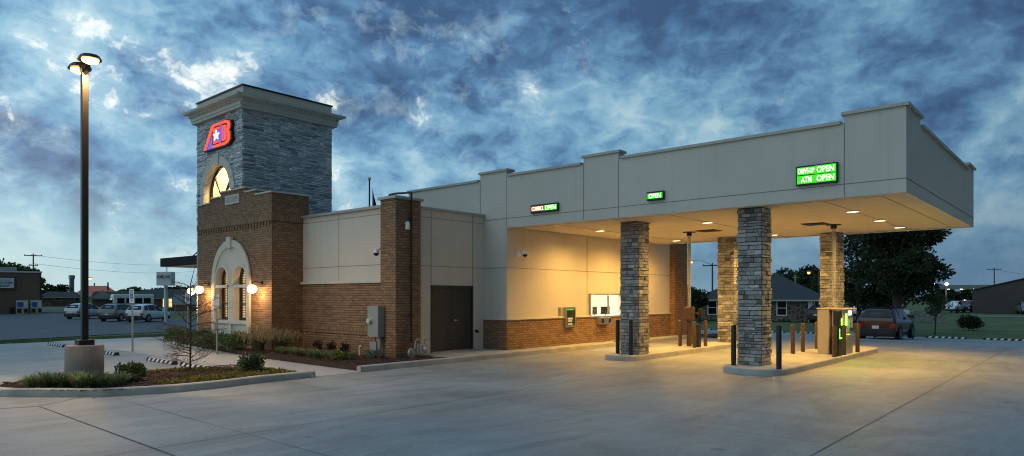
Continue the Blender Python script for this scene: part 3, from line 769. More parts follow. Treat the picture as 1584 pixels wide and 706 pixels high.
# side awning at the entrance
m_ = MB(); m_.box(-33.1, -28.34, 12.9, 16.2, 3.27, 3.66); aw = part('awning', m_, 'awning')
MB().box(-33.0, -28.36, 12.96, 16.1, 3.26, 3.272).build('awning_soffit', M['stucco'], aw, O)
m_ = MB(); m_.cyl((-30.4, 13.2, 3.66), (-28.34, 13.2, 4.35), .025); m_.build('tie_rod', M['bronze'], aw, O)
area('awning_lamp', (-29.6, 14.2, 3.2), .2, 14, WARM)
m_ = MB(); m_.box(-29.0, -28.34, 13.4, 13.9, .0, .95); part('entrance_plinth', m_, 'trim')

# ------------------------------------------------------------------ signs on the building
def led(px0, px1, py0, py1, txts, label):
    # on the fascia plane Y = 16.416
    def onp(px, py): d = ray(px, py); k = 16.41/d[1]; return d[0]*k, d[2]*k+EYE
    x0, z1 = onp(px0, py0); x1, _ = onp(px1, py0); _, z0 = onp(px0, py1)
    cx, cz, w_, h_ = (x0+x1)/2, (z0+z1)/2, x1-x0, z1-z0
    t = thing('led_sign', (cx, 16.41, z0), label, 'sign', 'illuminated lane signs on the canopy fascia'); o = (cx, 16.41, z0)
    MB().bev(x0-.03, x1+.03, 16.325, 16.409, z0-.025, z1+.025, .01).build('sign_case', M['black'], t, o)
    for (s, fu, fv, fw, fh, kind, pu0, pu1) in txts:
        MB().box(x0+w_*pu0, x0+w_*pu1, 16.318, 16.326, z0+h_*(fv-fh*.5-.06), z0+h_*(fv+fh*.5+.06)).build('sign_face', M['led_panel_'+kind], t, o)
        mb = MB(); text_into(mb, s, Matrix.Translation((x0+w_*fu, 16.314, z0+h_*fv)) @ FY, w_*fw, h_*fh, .012); mb.build('lettering', M['led_'+kind], t, o)
led(824, 864, 319.5, 329.5, [('COMRCL', .27, .5, .46, .62, 'o', 0, .515), ('OPEN', .76, .5, .40, .66, 'g', .525, 1)], 'orange and green lit lane sign reading COMRCL OPEN, leftmost on the canopy')
led(1004, 1027, 299.5, 310, [('OPEN', .5, .5, .80, .66, 'g', 0, 1)], 'small green lit sign reading only OPEN, above the left column')
led(1235, 1295, 260.5, 287, [('DRIVE-UP', .245, .755, .42, .30, 'g', 0, .475), ('OPEN', .735, .755, .44, .34, 'g', .475, 1), ('ATM', .245, .255, .27, .34, 'g', 0, .475), ('OPEN', .735, .255, .44, .34, 'g', .475, 1)], 'large two-row green lit sign reading DRIVE-UP OPEN and ATM OPEN')
# tower emblem (slanted letters A C B with a star)
def onT(px, py): d = ray(px, py); k = (TY0-.15)/d[1]; return d[0]*k, d[2]*k+EYE
ex, ez = -26.2, 8.2
em = thing('emblem_sign', (ex, TY0, ez), 'red and violet illuminated letter emblem with white star on stone tower', 'sign'); eo = (ex, TY0, ez)
SX, SZ = .0, .0
def U(pts): return [(E_x0+(a*E_w), E_z0+b*E_h) for a, b in pts]
E_x0, E_w, E_z0, E_h = -27.30, 2.18, 7.76, .93
outl = [(0, 0), (.30, .93), (.42, 1), (.86, 1), (.97, .93), (1, .80), (1, .66), (.95, .56), (1, .45), (1, .18), (.92, .05), (.80, 0), (.30, 0)]
def inset(pts, k, cx=.55, cy=.5): return [(cx+(a-cx)*k, cy+(b-cy)*(1-(1-k)*1.4)) for a, b in pts]
def outline_band(mb, pts, wd, y, d):
    n = len(pts); inn = []
    P = U(pts)
    for i in range(n):
        a = Vector(P[i-1]); b = Vector(P[i]); c = Vector(P[(i+1) % n])
        d1 = (b-a).normalized(); d2 = (c-b).normalized(); n1 = Vector((-d1.y, d1.x)); n2 = Vector((-d2.y, d2.x)); m2 = (n1+n2); m2 /= max(.35, m2.length_squared/2)
        inn.append(tuple(b+m2*wd*SG))
    plateY(mb, P, [inn], y, d)
SG = -1
mb = MB(); plateY(mb, U([(-.03, -.05), (.28, .96), (.41, 1.05), (.88, 1.05), (1.02, .96), (1.045, .8), (1.04, .66), (1., .56), (1.045, .45), (1.045, .15), (.95, -.01), (.81, -.05)]), [], TY0-.16, .12)
mb.build('emblem_backing', M['black'], em, eo)
mb = MB()
plateY(mb, U([(0, 0), (.31, .94), (.42, 1), (.86, 1), (.97, .93), (1, .82), (1, .64), (.95, .55), (1, .45), (1, .18), (.93, .05), (.82, 0), (.36, 0), (.36, .10), (.80, .10), (.89, .14), (.925, .22), (.925, .42), (.88, .50), (.88, .60), (.925, .68), (.925, .80), (.89, .87), (.82, .90), (.44, .90), (.37, .86), (.09, .0)]), [], TY0-.20, .05)
mb.build('red_outline', M['neon_red'], em, eo)
mb = MB()
plateY(mb, U([(.375, .17), (.375, .82), (.60, .82), (.60, .74), (.425, .74), (.425, .25), (.60, .25), (.60, .17)]), [], TY0-.19, .03)
plateY(mb, U([(.70, .18), (.70, .82), (.82, .82), (.865, .77), (.865, .64), (.82, .55), (.865, .46), (.865, .23), (.82, .18)]), [U([(.745, .27), (.745, .73), (.79, .73), (.815, .70), (.815, .62), (.77, .55), (.815, .48), (.815, .31), (.79, .27)])], TY0-.19, .03)
mb.build('red_letter', M['neon_red'], em, eo)
mb = MB()
for pts_, yo_ in (([(.135, .0), (.32, .0), (.32, .55)], .182), ([(.44, .28), (.44, .71), (.60, .71), (.60, .28)], .175), ([(.625, .12), (.625, .88), (.66, .88), (.66, .12)], .182), ([(.765, .31), (.765, .69), (.80, .66), (.755, .55), (.80, .44), (.80, .31)], .175)):
    plateY(MB(), U(pts_), [], TY0-yo_, .03).build('violet_panel', M['neon_blue'], em, eo)
mb = MB(); st = []
for k in range(10):
    rr_ = .24 if k % 2 == 0 else .10; a_ = math.pi/2+k*math.pi/5; st.append((.5+rr_*math.cos(a_)*.62*.9, .49+rr_*math.sin(a_)))
plateY(mb, U(st), [], TY0-.21, .03); mb.build('star', M['neon_white'], em, eo)

# ------------------------------------------------------------------ wall lamps (globes)
def globe(x, z, label):
    t = thing('globe_wall_lamp', (x, EY, z), label, 'wall lamp', 'globe lamps on the brick entry'); o = (x, EY, z)
    mb = MB(); mb.cyl((x, EY-.0, z+.22), (x, EY-.03, z+.22), .06, .06, 16); mb.tube([(x, EY-.03, z+.22), (x, EY-.30, z+.24), (x, EY-.36, z+.2), (x, EY-.36, z+.14)], .014)
    mb.build('bracket', M['bronze'], t, o)
    MB().ball((x, EY-.36, z), .16, .90, 24, 14).build('globe', M['warmglow'], t, o, smooth=True)
def gl(x, y, z):
    l = bpy.data.lights.new('globe_lamp', 'POINT'); l.energy = 38; l.color = (1, .60, .25); l.shadow_soft_size = .02
    o = bpy.data.objects.new('globe_lamp', l); C.objects.link(o); o.location = (x, y, z)
gl(-21.2, EY-.36, 1.96); gl(-25.1, EY-.36, 1.96); gl(-28.0, 12.12, 1.92)
globe(-21.2, 2.14, 'glowing white globe lamp right of the twin arched windows')
globe(-25.1, 2.14, 'glowing white globe lamp left of the twin arched windows, at the brick block left corner')
t = thing('globe_wall_lamp', (-28.0, 12.2, 2.1), 'glowing globe lamp farthest left, on the tower base beyond the brick block', 'wall lamp', 'globe lamps on the brick entry'); o = (-28.0, 12.2, 2.1)
MB().cyl((-28.0, 12.5, 2.3), (-28.0, 12.46, 2.3), .06).tube([(-28.0, 12.46, 2.3), (-28.0, 12.15, 2.34), (-28.0, 12.12, 2.24)], .014).build('bracket', M['bronze'], t, o)
MB().ball((-28.0, 12.12, 2.1), .16, .90, 24, 14).build('globe', M['warmglow'], t, o, smooth=True)

# ------------------------------------------------------------------ security cameras
def seccam(x, y, z, nx, ny, label):
    t = thing('security_camera', (x, y, z), label, 'camera'); o = (x, y, z)
    mb = MB(); mb.mbox(Matrix.Translation((x+nx*.03, y+ny*.03, z)), .04 if nx else .09, .09 if nx else .04, .11)
    mb.tube([(x+nx*.05, y+ny*.05, z+.03), (x+nx*.2, y+ny*.2, z+.08), (x+nx*.34, y+ny*.34, z+.04)], .028)
    mb.build('bracket', M['white'], t, o)
    mb = MB(); mb.lathe((x+nx*.34, y+ny*.34, z), [(.03, .06), (.08, .05), (.095, .0), (.095, -.05)], 16); mb.build('housing', M['white'], t, o, smooth=True)
    mb = MB(); mb.lathe((x+nx*.34, y+ny*.34, z), [(.085, -.05), (.07, -.10), (.035, -.13), (.005, -.135)], 16); mb.build('dome', M['darkglass'], t, o, smooth=True)
seccam(-16.12, 12.68, 3.22, 0, -1, 'white dome security camera on tan stucco beside the brick pilaster')
seccam(-14.61, 16.95, 3.32, 1, 0, 'white dome security camera under the canopy on the lit wall')
# pole mounted floodlight-like speaker on pilaster
mb = MB(); mb.lathe((-15.22, 12.78, 3.95), [(.03, .12), (.06, .1), (.075, -.1), (.05, -.12)], 12); mb.box(-15.3, -15.22, 12.74, 12.82, 4.0, 4.06)
tag(mb.build('wall_sensor', M['white'], None, (-15.3, 12.78, 3.95)), 'small pale wall sensor beside the pipe near the pilaster top', 'sensor')
# gas pipe
mb = MB(); mb.tube([(-15.23, 12.93, .55), (-15.23, 12.93, 4.93), (-15.65, 12.75, 4.93), (-15.9, 12.65, 4.9), (-15.9, 12.65, 4.80)], .03, 10)
for z in (1.35, 2.75, 4.15): mb.box(-15.31, -15.19, 12.88, 12.98, z-.015, z+.015)
tag(mb.build('gas_pipe', M['bronze'], None, (-15.23, 12.93, .5)), 'dark vertical pipe clamped to the brick pilaster and bent over its top', 'pipe')
# gas meter
gx, gy = -15.02, 13.05
t = thing('gas_meter', (gx, gy, .1), 'grey gas meter with curved pipe in mulch below the pilaster pipe', 'gas meter'); o = (gx, gy, .1)
MB().bev(gx-.12, gx+.10, gy-.02, gy+.26, .2, .50, .03).build('meter_body', M['greybox'], t, o, smooth=False)
MB().cyl((gx-.02, gy-.30, .27), (gx+.06, gy-.30, .27), .13, .13, 18).cyl((gx+.06, gy-.30, .27), (gx+.1, gy-.30, .27), .05).build('regulator', M['greybox'], t, o)
MB().tube([(gx, gy-.18, .3), (gx, gy-.14, .6), (gx, gy-.08, .66), (gx, gy-.0, .62), (gx, gy+.04, .5)], .025).tube([(gx, gy+.2, .5), (gx, gy+.2, .62), (gx, gy+.34, .62)], .02).cyl((gx, gy-.3, .3), (gx, gy-.3, .05), .025).build('pipework', M['galv'], t, o)
MB().cyl((gx+.1, gy+.12, .38), (gx+.13, gy+.12, .38), .06, .06, 16).build('dial', M['white'], t, o)
# electric meter cabinet
t = thing('electric_meter', (-15.85, 12.3, .1), 'tall grey electric meter cabinet on conduit against the brick wall', 'electric meter'); o = (-15.85, 12.3, .1)
MB().bev(-16.28, -15.78, 12.14, 12.39, .72, 1.62, .012).build('cabinet', M['greybox'], t, o)
MB().cyl((-16.13, 12.14, 1.18), (-16.13, 12.04, 1.18), .085, .075, 20).build('meter_glass', M['clear'], t, o, smooth=True)
MB().cyl((-15.86, 12.26, .72), (-15.86, 12.26, .05), .055, .055, 14).build('conduit', M['greybox'], t, o)
MB().bev(-16.34, -16.02, 12.26, 12.42, .22, .56, .01).tube([(-16.15, 12.33, .56), (-16.15, 12.33, .72)], .02).build('junction_box', M['greybox'], t, o)
mb = MB().tube([(-16.75, 12.2, .08), (-16.75, 12.2, .40), (-16.70, 12.2, .42), (-16.66, 12.2, .40)], .022)
tag(mb.build('vent_pipe', M['white'], None, (-16.75, 12.2, .1)), 'short white bent pipe standing in the bed by the brick wall', 'pipe')
mb = MB(); mb.cyl((-15.62, 16.02, .75), (-15.52, 16.02, .75), .05, .04, 12).cyl((-15.53, 16.02, .75), (-15.50, 16.02, .70), .03)
tag(mb.build('hose_outlet', M['bronze'], None, (-15.6, 16.02, .75)), 'small round wall outlet right of the double door', 'outlet')
# night deposit box
t = thing('night_deposit_box', (-14.57, 19.73, .78), 'steel framed night deposit box with green lit face in the canopy wall', 'deposit box'); o = (-14.57, 19.73, .78)
m_ = MB(); plateX(m_, rect(19.44, 20.04, .78, 1.50), [rect(19.49, 19.99, .84, 1.45)], -14.46, .14); m_.build('frame', M['steel'], t, o)
MB().box(-14.56, -14.50, 19.48, 20.0, .83, 1.46).build('face_plate', plain('dark_green_plate', (.03, .06, .03), .4), t, o)
MB().box(-14.5, -14.485, 19.62, 19.86, 1.18, 1.38).build('hood', M['black'], t, o)
MB().box(-14.5, -14.48, 19.6, 19.88, 1.06, 1.12).box(-14.5, -14.48, 19.6, 19.84, .98, 1.03).box(-14.5, -14.48, 19.6, 19.86, .87, .92).build('label_plate', M['signwhite'], t, o)
MB().box(-14.52, -14.49, 19.52, 19.97, 1.40, 1.43).build('green_light', emis('soft_green_strip', (.2, 1, .1), .6), t, o)
mb = MB().box(-14.61, -14.56, 19.2, 19.3, 1.2, 1.5); tag(mb.build('wall_speaker', M['galv'], None, (-14.6, 19.25, 1.2)), 'narrow grey wall panel left of the night deposit box', 'panel')

# ------------------------------------------------------------------ teller room furniture seen through the glass
t = thing('counter', (-15.1, 22.3, .1), 'pale counter just inside the teller window', 'counter'); MB().box(-15.6, -14.9, 21.0, 24.4, .95, 1.0).box(-15.5, -15.45, 21, 24.4, .1, .95).build('top', M['white'], t, (-15.1, 22.3, .1))
def monitor(x, y, rz, label):
    t = thing('monitor', (x, y, 1.0), label, 'monitor', 'monitors on the teller counter'); t.rotation_euler = (0, 0, rz)
    MB().box(-.02, .02, -.24, .24, .18, .48).build('screen', M['black'], t); MB().cyl((0, 0, .2), (0, 0, .01), .03).cyl((0, 0, 0), (0, 0, .015), .12).build('stand', M['black'], t)
monitor(-15.2, 22.35, .3, 'black monitor left on the counter behind the teller glass'); monitor(-15.2, 23.1, -.2, 'black monitor at the right edge of the teller glass')
for k, (x, y) in enumerate(((-16.6, 21.9), (-16.9, 22.7))):
    t = thing('office_chair', (x, y, .1), ['tan office chair left behind the teller glass', 'tan office chair right behind the teller glass'][k], 'chair', 'chairs in the teller room'); o = (x, y, .1)
    MB().bev(x-.25, x+.25, y-.25, y+.25, .5, .6, .03).build('seat', M['chairgrey'], t, o); MB().bev(x-.28, x-.2, y-.24, y+.24, .7, 1.35, .02).build('backrest', M['chairgrey'], t, o)
    MB().cyl((x, y, .5), (x, y, .15), .03).box(x-.25, x+.25, y-.03, y+.03, .1, .15).box(x-.03, x+.03, y-.25, y+.25, .1, .15).build('pedestal', M['black'], t, o)
t = MB().box(-18.5, -18.46, 24.3, 25.3, 1.35, 2.5).build('wall_mirror', M['wipe'], None, (-18.48, 24.8, 1.35)); tag(t, 'dark olive framed panel on the white room wall', 'panel')
t = MB().box(-15.3, -15.15, 22.0, 22.12, 1.0, 1.18).build('carton', plain('orange_card', (.55, .2, .08), .8), None, (-15.2, 22.06, 1.0)); tag(t, 'small orange carton on the teller counter', 'carton')

# ------------------------------------------------------------------ bollards
def bollard(x, y, z, mat, h, label, group):
    prof = [(.062, 0), (.062, h-.03), (.055, h-.01), (.03, h), (.002, h+.004)]
    b = MB().lathe((x, y, z), prof, 16).build('bollard', M[mat], None, (x, y, z), smooth=True)
    return tag(b, label, 'bollard', group)
gb = 'black bollards at the island noses'; gw = 'brown bollards round the drive-through equipment'
for x, y, h, l in ((-11.18, 17.68, 1.03, 'black bollard left of the left front stone column'), (-10.55, 17.42, 1.05, 'black bollard in front of the left front stone column'),
                   (-7.07, 16.63, 1.03, 'black bollard left of the right front stone column, tallest island nose'), (-5.86, 16.42, 1.05, 'black bollard right of the right front stone column, nearest of all')):
    bollard(x, y, .15, 'black', h, l, gb)
for x, y, l in ((-7.11, 21.09, 'brown bollard on the right island, first behind the nearest column'), (-7.12, 22.03, 'brown bollard on the right island, second behind the nearest column'),
                (-7.16, 23.55, 'brown bollard on the right island just left of the machine cabinet'), (-5.83, 20.75, 'brown bollard in front of the cabinet steel side, near the dark kiosk post'),
                (-5.81, 21.62, 'brown bollard between the dark kiosk post and the cash machine'), (-5.79, 23.03, 'brown bollard at the far right edge of the cash machine'),
                (-11.17, 21.71, 'brown bollard leftmost beside the left teller kiosk'), (-11.27, 22.76, 'brown bollard behind the left teller kiosk, partly hidden'),
                (-10.48, 21.4, 'brown bollard directly in front of the left teller kiosk'), (-10.5, 22.3, 'brown bollard right of the left teller kiosk')):
    bollard(x, y, .15, 'brownmetal', .90, l, gw)
# ------------------------------------------------------------------ teller kiosks with pneumatic tube
def kiosk(x, y, label, side):
    t = thing('teller_kiosk', (x, y, .15), label, 'kiosk', 'pneumatic teller kiosks under the canopy'); o = (x, y, .15)
    MB().bev(x+.34, x+.50, y-.32, y-.12, .15, .92, .01).build('terminal_body', M['black'], t, o)
    MB().bev(x-.13, x+.17, y-.18, y+.12, 1.08, 1.52, .015).bev(x-.07, x+.07, y-.07, y+.07, .15, 1.08, .01).build('carrier_cabinet', M['brownmetal'], t, o)
    MB().cyl((x, y, 1.5), (x, y, 4.1), .058, .058, 18).build('pneumatic_tube', M['tube'], t, o, smooth=True)
    MB().cyl((x, y, 4.02), (x, y, 4.15), .09, .09, 18).lathe((x, y, 4.13), [(.001, 0), (.22, 0), (.22, .02), (.001, .02)], 20).build('ceiling_collar', M['black'], t, o)
    a = MB().bev(x+.26, x+.40, y+.12, y+.40, 1.14, 1.46, .01).tube([(x+.1, y, 1.3), (x+.33, y+.16, 1.3)], .025); a.build('screen_arm', M['black'], t, o)
    return t
k1 = kiosk(-10.94, 21.95, 'left teller kiosk with clear overhead tube among brown bollards', 0)
t = k2 = thing('teller_kiosk', (-6.1, 21.2, .15), 'right teller kiosk post with green lit call panel and clear overhead tube', 'kiosk', 'pneumatic teller kiosks under the canopy'); o = (-6.1, 21.2, .15)
MB().bev(-5.93, -5.77, 20.98, 21.3, .15, 1.47, .01).build('terminal_body', M['black'], t, o)
tx, ty = -6.38, 22.65
MB().cyl((tx, ty, 1.6), (tx, ty, 4.1), .058, .058, 18).build('pneumatic_tube', M['tube'], t, o, smooth=True)
MB().cyl((tx, ty, 4.02), (tx, ty, 4.15), .09, .09, 18).lathe((tx, ty, 4.13), [(.001, 0), (.22, 0), (.22, .02), (.001, .02)], 20).build('ceiling_collar', M['black'], t, o)
MB().box(-5.772, -5.76, 21.22, 21.27, 1.05, 1.25).box(-5.772, -5.762, 21.05, 21.25, .66, .685).box(-5.772, -5.765, 21.05, 21.065, .66, .95).build('green_light', M['green_lamp'], t, o)
# cash machine enclosure
t = thing('cash_machine', (-6.2, 22.2, .15), 'tan drive-up cash machine with glowing green panel at the right island end', 'cash machine'); o = (-6.2, 22.2, .15)
MB().bev(-6.55, -6.22, 21.60, 22.9, .15, 1.50, .01).build('rear_cabinet', M['atm'], t, o)
MB().box(-6.225, -6.212, 21.64, 21.95, .7, 1.45).build('steel_panel', M['greybox'], t, o)
MB().bev(-6.58, -5.74, 21.58, 22.75, 1.50, 1.54, .01).build('canopy_top', M['atm'], t, o)
hs_ = MB().bev(-6.18, -5.82, 21.72, 22.62, .15, 1.50, .012).build('machine_body', M['atm'], t, o)
MB().box(-5.822, -5.812, 21.82, 21.97, 1.02, 1.38).build('green_panel', M['green_lamp'], hs_, o)
MB().box(-5.822, -5.810, 22.12, 22.44, 1.32, 1.46).build('lit_header', M['atmwhite'], hs_, o)
MB().box(-5.83, -5.77, 22.05, 22.5, .78, .96).bev(-5.86, -5.72, 21.95, 22.55, .60, .76, .02).build('keypad_shelf', M['steel'], hs_, o)
MB().box(-5.768, -5.765, 22.1, 22.25, .85, .93).box(-5.768, -5.765, 22.3, 22.45, .85, .93).build('card_slot', M['black'], hs_, o)
MB().cyl((-5.82, 22.33, 1.07), (-5.80, 22.33, 1.07), .055, .055, 16).build('blue_badge', M['blue'], hs_, o)
MB().box(-5.822, -5.812, 22.05, 22.3, 1.0, 1.2).build('screen', M['screen'], hs_, o)
l = bpy.data.lights.new('green_glow', 'AREA'); l.energy = 16; l.color = (.15, 1, .05); l.size = .25; lo = bpy.data.objects.new('green_glow', l); C.objects.link(lo); lo.location = (-5.80, 21.9, 1.2); lo.rotation_euler = (0, R(-70), 0)
# litter bin behind left island
bx, by = GT(1063, 521.5); bz = gz(bx, by)
mb = MB().lathe((bx, by, bz), [(.26, 0), (.27, .8), (.28, .82), (.24, .86), (.12, .92), (.002, .93)], 18)
t = thing('litter_bin', (bx, by, bz), 'round tan litter bin standing behind the left teller kiosk', 'litter bin'); mb.build('barrel', M['atm'], t, (bx, by, bz), smooth=True)
MB().lathe((bx, by, bz), [(.275, .68), (.29, .69), (.29, .74), (.275, .75)], 18).build('rim_band', M['brownmetal'], t, (bx, by, bz))

# ------------------------------------------------------------------ lamp post
lx, ly = -16.5, 4.88
t = thing('lamp_post', (lx, ly, .1), 'tall dark double-headed lamp post on a round concrete base, both heads lit', 'lamp post'); o = (lx, ly, .1)
MB().lathe((lx, ly, 0), [(.365, 0), (.365, .83), (.35, .85), (.002, .855)], 36).build('concrete_base', M['base'], t, o, smooth=True)
MB().bev(lx-.15, lx+.15, ly-.15, ly+.15, .85, .97, .01).build('base_cover', M['bronze'], t, o)
pl = MB().bev(lx-.062, lx+.062, ly-.062, ly+.062, .97, 6.84, .008).box(lx+.062, lx+.066, ly-.03, ly+.03, 1.35, 1.5).build('pole', M['bronze'], t, o)
for s_ in (-1, 1):
    hx = lx+s_*.44
    hd = thing('lamp_head', (0, 0, 0), None, None); hd.parent = t
    prof = [(.05, .08), (.10, .15), (.18, .20), (.36, .22), (.50, .18), (.58, .08)]
    mb = MB(); n = len(prof); z0 = 6.62
    pts = [(lx+s_*a, ly+b, ) for a, b in prof]+[(lx+s_*a, ly-b) for a, b in prof[::-1]]
    tp = [(lx+s_*(.06+(a-.06)*.92), ly+b*.8) for a, b in prof]+[(lx+s_*(.06+(a-.06)*.92), ly-b*.8) for a, b in prof[::-1]]
    k = len(pts); zt = lambda x: 6.74-abs(x-lx)*.05
    V = [(a, b, 6.86+(.05 if s_ > 0 else 0)) for a, b in pts]+[(a, b, 6.94+(.05 if s_ > 0 else 0)) for a, b in tp]
    mb.raw(V, [list(range(k)), list(range(k, 2*k))]+[(i, (i+1) % k, (i+1) % k+k, i+k) for i in range(k)])
    mb.cyl((lx, ly, 6.66), (lx+s_*.26, ly, 6.88), .055, .045, 10)
    ho = mb.build('head_housing', M['bronze'], hd, o)
    MB().lathe((lx+s_*.36, ly, 6.82+(.05 if s_ > 0 else 0)), [(.002, -.045), (.09, -.04), (.15, -.01), (.165, .042), (.002, .042)], 24).build('lens', M['polelens'], hd, o, smooth=True)
    area('pole_lamp', (lx+s_*.36, ly, 6.76), .26, 165, (1, .60, .25))
# ------------------------------------------------------------------ handicap sign posts
def post(px, x, y, top, label, rz, kind):
    z = gz(x, y); t = thing('parking_sign', (x, y, z), label, 'sign', 'accessible parking sign posts', rz)
    MB().lathe((0, 0, 0), [(.09, 0), (.09, .012), (.03, .03)], 12).box(-.027, .027, -.02, .02, 0, top-.05).build('post', M['galv'], t)
    pnl = MB().bev(-.15, .15, -.034, -.024, top-.48, top, .004).build('sign_panel', M['signwhite'], t)
    if kind:
        MB().box(-.09, .09, -.038, -.035, top-.34, top-.16).build('blue_square', M['blue'], pnl)
        s_ = MB(); s_.ball((0, -.040, top-.20), .012, 1, 8, 6); s_.tube([(0, -.04, top-.21), (.0, -.04, top-.26), (.03, -.04, top-.265), (.05, -.04, top-.305)], .006, 6)
        n = 14; s_.tube([(-.005+.035*math.cos(R(100+k*250/n)), -.04, top-.285+.035*math.sin(R(100+k*250/n))) for k in range(n+1)], .005, 6); s_.build('wheelchair_symbol', M['signwhite'], pnl)
        q = MB(); text_into(q, 'RESERVED', Matrix.Translation((0, -.036, top-.06)) @ FY, .22, .045, .01); text_into(q, 'PARKING', Matrix.Translation((0, -.036, top-.12)) @ FY, .2, .04, .01); text_into(q, 'VAN', Matrix.Translation((0, -.036, top-.40)) @ FY, .1, .04, .01); q.build('lettering', M['blue'], pnl)
    else:
        q = MB(); text_into(q, 'RESERVED', Matrix.Translation((0, -.036, top-.09)) @ FY, .22, .05, .01); text_into(q, '5', Matrix.Translation((0, -.036, top-.23)) @ FY, .05, .08, .01); text_into(q, 'PARKING', Matrix.Translation((0, -.036, top-.38)) @ FY, .2, .045, .01); q.build('lettering', M['inkblack'], pnl)
post(205, -25.14, 8.89, 2.15, 'accessible parking sign with blue wheelchair square, beside the lamp post', R(8), 1)
post(353, -21.88, 10.3, 1.95, 'white parking sign on a galvanised post in front of the arched windows', R(4), 0)
post(291, dep(291, 31)[0], dep(291, 31)[1], 2.05, 'blue and white parking sign behind the bare tree, by the globe lamps', R(20), 1)

# ------------------------------------------------------------------ wheel stops
mwhite = plain('white_stop_paint', (.62, .62, .62), .7); mrub = plain('black_rubber', (.02, .02, .022), .8)
def stop(x, y, z, label, grp, L=1.85):
    t = thing('wheel_stop', (x, y, z), label, 'wheel stop', grp)
    sec = [(-.08, 0), (.08, 0), (.05, .10), (-.05, .10)]
    V = [(-L/2, a, b) for a, b in sec]+[(L/2, a, b) for a, b in sec]
    MB().raw(V, [(0, 1, 2, 3), (7, 6, 5, 4)]+[(i, (i+1) % 4+0, (i+1) % 4+4, i+4) for i in range(4)]).build('rubber_block', mrub, t)
    n = 6
    for k in range(n):
        u = -L/2+.12+k*(L-.24-.15)/(n-1); e = .003
        s_ = MB(); s_.raw([(u, -.08-e, .015), (u+.15, -.08-e, .015), (u+.21, -.05-e, .10+e), (u+.06, -.05-e, .10+e), (u+.21, .05, .10+e), (u+.06, .05, .10+e)], [(0, 1, 2, 3), (3, 2, 4, 5)]).build('white_stripe', mwhite, t)
    return t
g1 = 'striped wheel stops by the sidewalk'
for x, l in ((-30.0, 'striped wheel stop left of the lamp post base'), (-24.7, 'striped wheel stop right of the lamp post base, by the wheelchair sign'), (-20.3, 'striped wheel stop left of the bare tree'), (-18.0, 'striped wheel stop behind the bare tree trunk')):
    stop(x, 7.95, 0, l, g1)
yy = 46.2
first = None
for i, x in enumerate((-27.5, -24.9, -22.3, -19.7, -17.1, -14.6, -6.9, -4.1, -1.4)):
    l = ['seen between the left kiosk pieces', 'just left of the rear left column', 'hidden partly by the rear left column', 'behind the nearest column', 'in front of the stone house lawn', 'in front of the lawn left of the cash machine', 'along the lawn right of the red car', 'in front of the round bush on the lawn', 'farthest right along the lawn edge'][i]
    l = 'striped wheel stop '+l
    if first is None: first = stop(x, yy, gz(x, yy), l, 'striped wheel stops along the far lawn', 2.0)
    else: copy_tree(first, (x, yy, gz(x, yy)), l)

# ------------------------------------------------------------------ foliage
def leafquad(mb, p, d, L, w, r, tone):
    d = d.normalized(); s_ = d.cross(Vector((r.uniform(-1, 1), r.uniform(-1, 1), r.uniform(-1, 1)))).normalized()*w
    p = Vector(p); mb.face([p, p+d*L*.5+s_, p+d*L, p+d*L*.5-s_], tone)
def cloud(mb, c, rad, n, L, w, r, shell=.55, flat=-1):
    c = Vector(c)
    for _ in range(n):
        v = Vector((r.gauss(0, 1), r.gauss(0, 1), r.gauss(0, 1))).normalized()
        k = r.uniform(shell, 1)**.7
        p = Vector((c.x+v.x*rad[0]*k, c.y+v.y*rad[1]*k, c.z+v.z*rad[2]*k))
        if p.z < flat: continue
        d = v+Vector((r.uniform(-1, 1), r.uniform(-1, 1), r.uniform(-.6, 1)))*.9
        leafquad(mb, p, d, L*r.uniform(.6, 1.2), w*r.uniform(.7, 1.2), r, min(1, max(0, r.gauss(.45, .22))))
def shrub(x, y, z, rx, rz_, label, mat='leaf_shrub', n=1500, name='shrub', cat='shrub', group=None, seed=1, L=.075, w=.022, ry=None):
    r = random.Random(seed); t = thing(name, (x, y, z), label, cat, group); o = (x, y, z); mb = MB(); ry = ry or rx
    for _ in range(9):
        a = r.uniform(0, 6.28); q = r.uniform(.25, .6)
        cloud(mb, (x+math.cos(a)*rx*q, y+math.sin(a)*ry*q, z+rz_*r.uniform(.6, 1.25)), (rx*r.uniform(.4, .55), ry*r.uniform(.4, .55), rz_*r.uniform(.45, .7)), n//9, L, w, r, .3, z+.02)
    mb.build('foliage', M[mat], t, o, tones=True)
    st = MB()
    for _ in range(7):
        a = r.uniform(0, 6.28); st.tube([(x, y, z), (x+math.cos(a)*rx*.3, y+math.sin(a)*ry*.3, z+rz_*.7), (x+math.cos(a)*rx*.6, y+math.sin(a)*ry*.6, z+rz_*1.5)], .009, 5)
    st.build('stem', M['bark'], t, o); return t
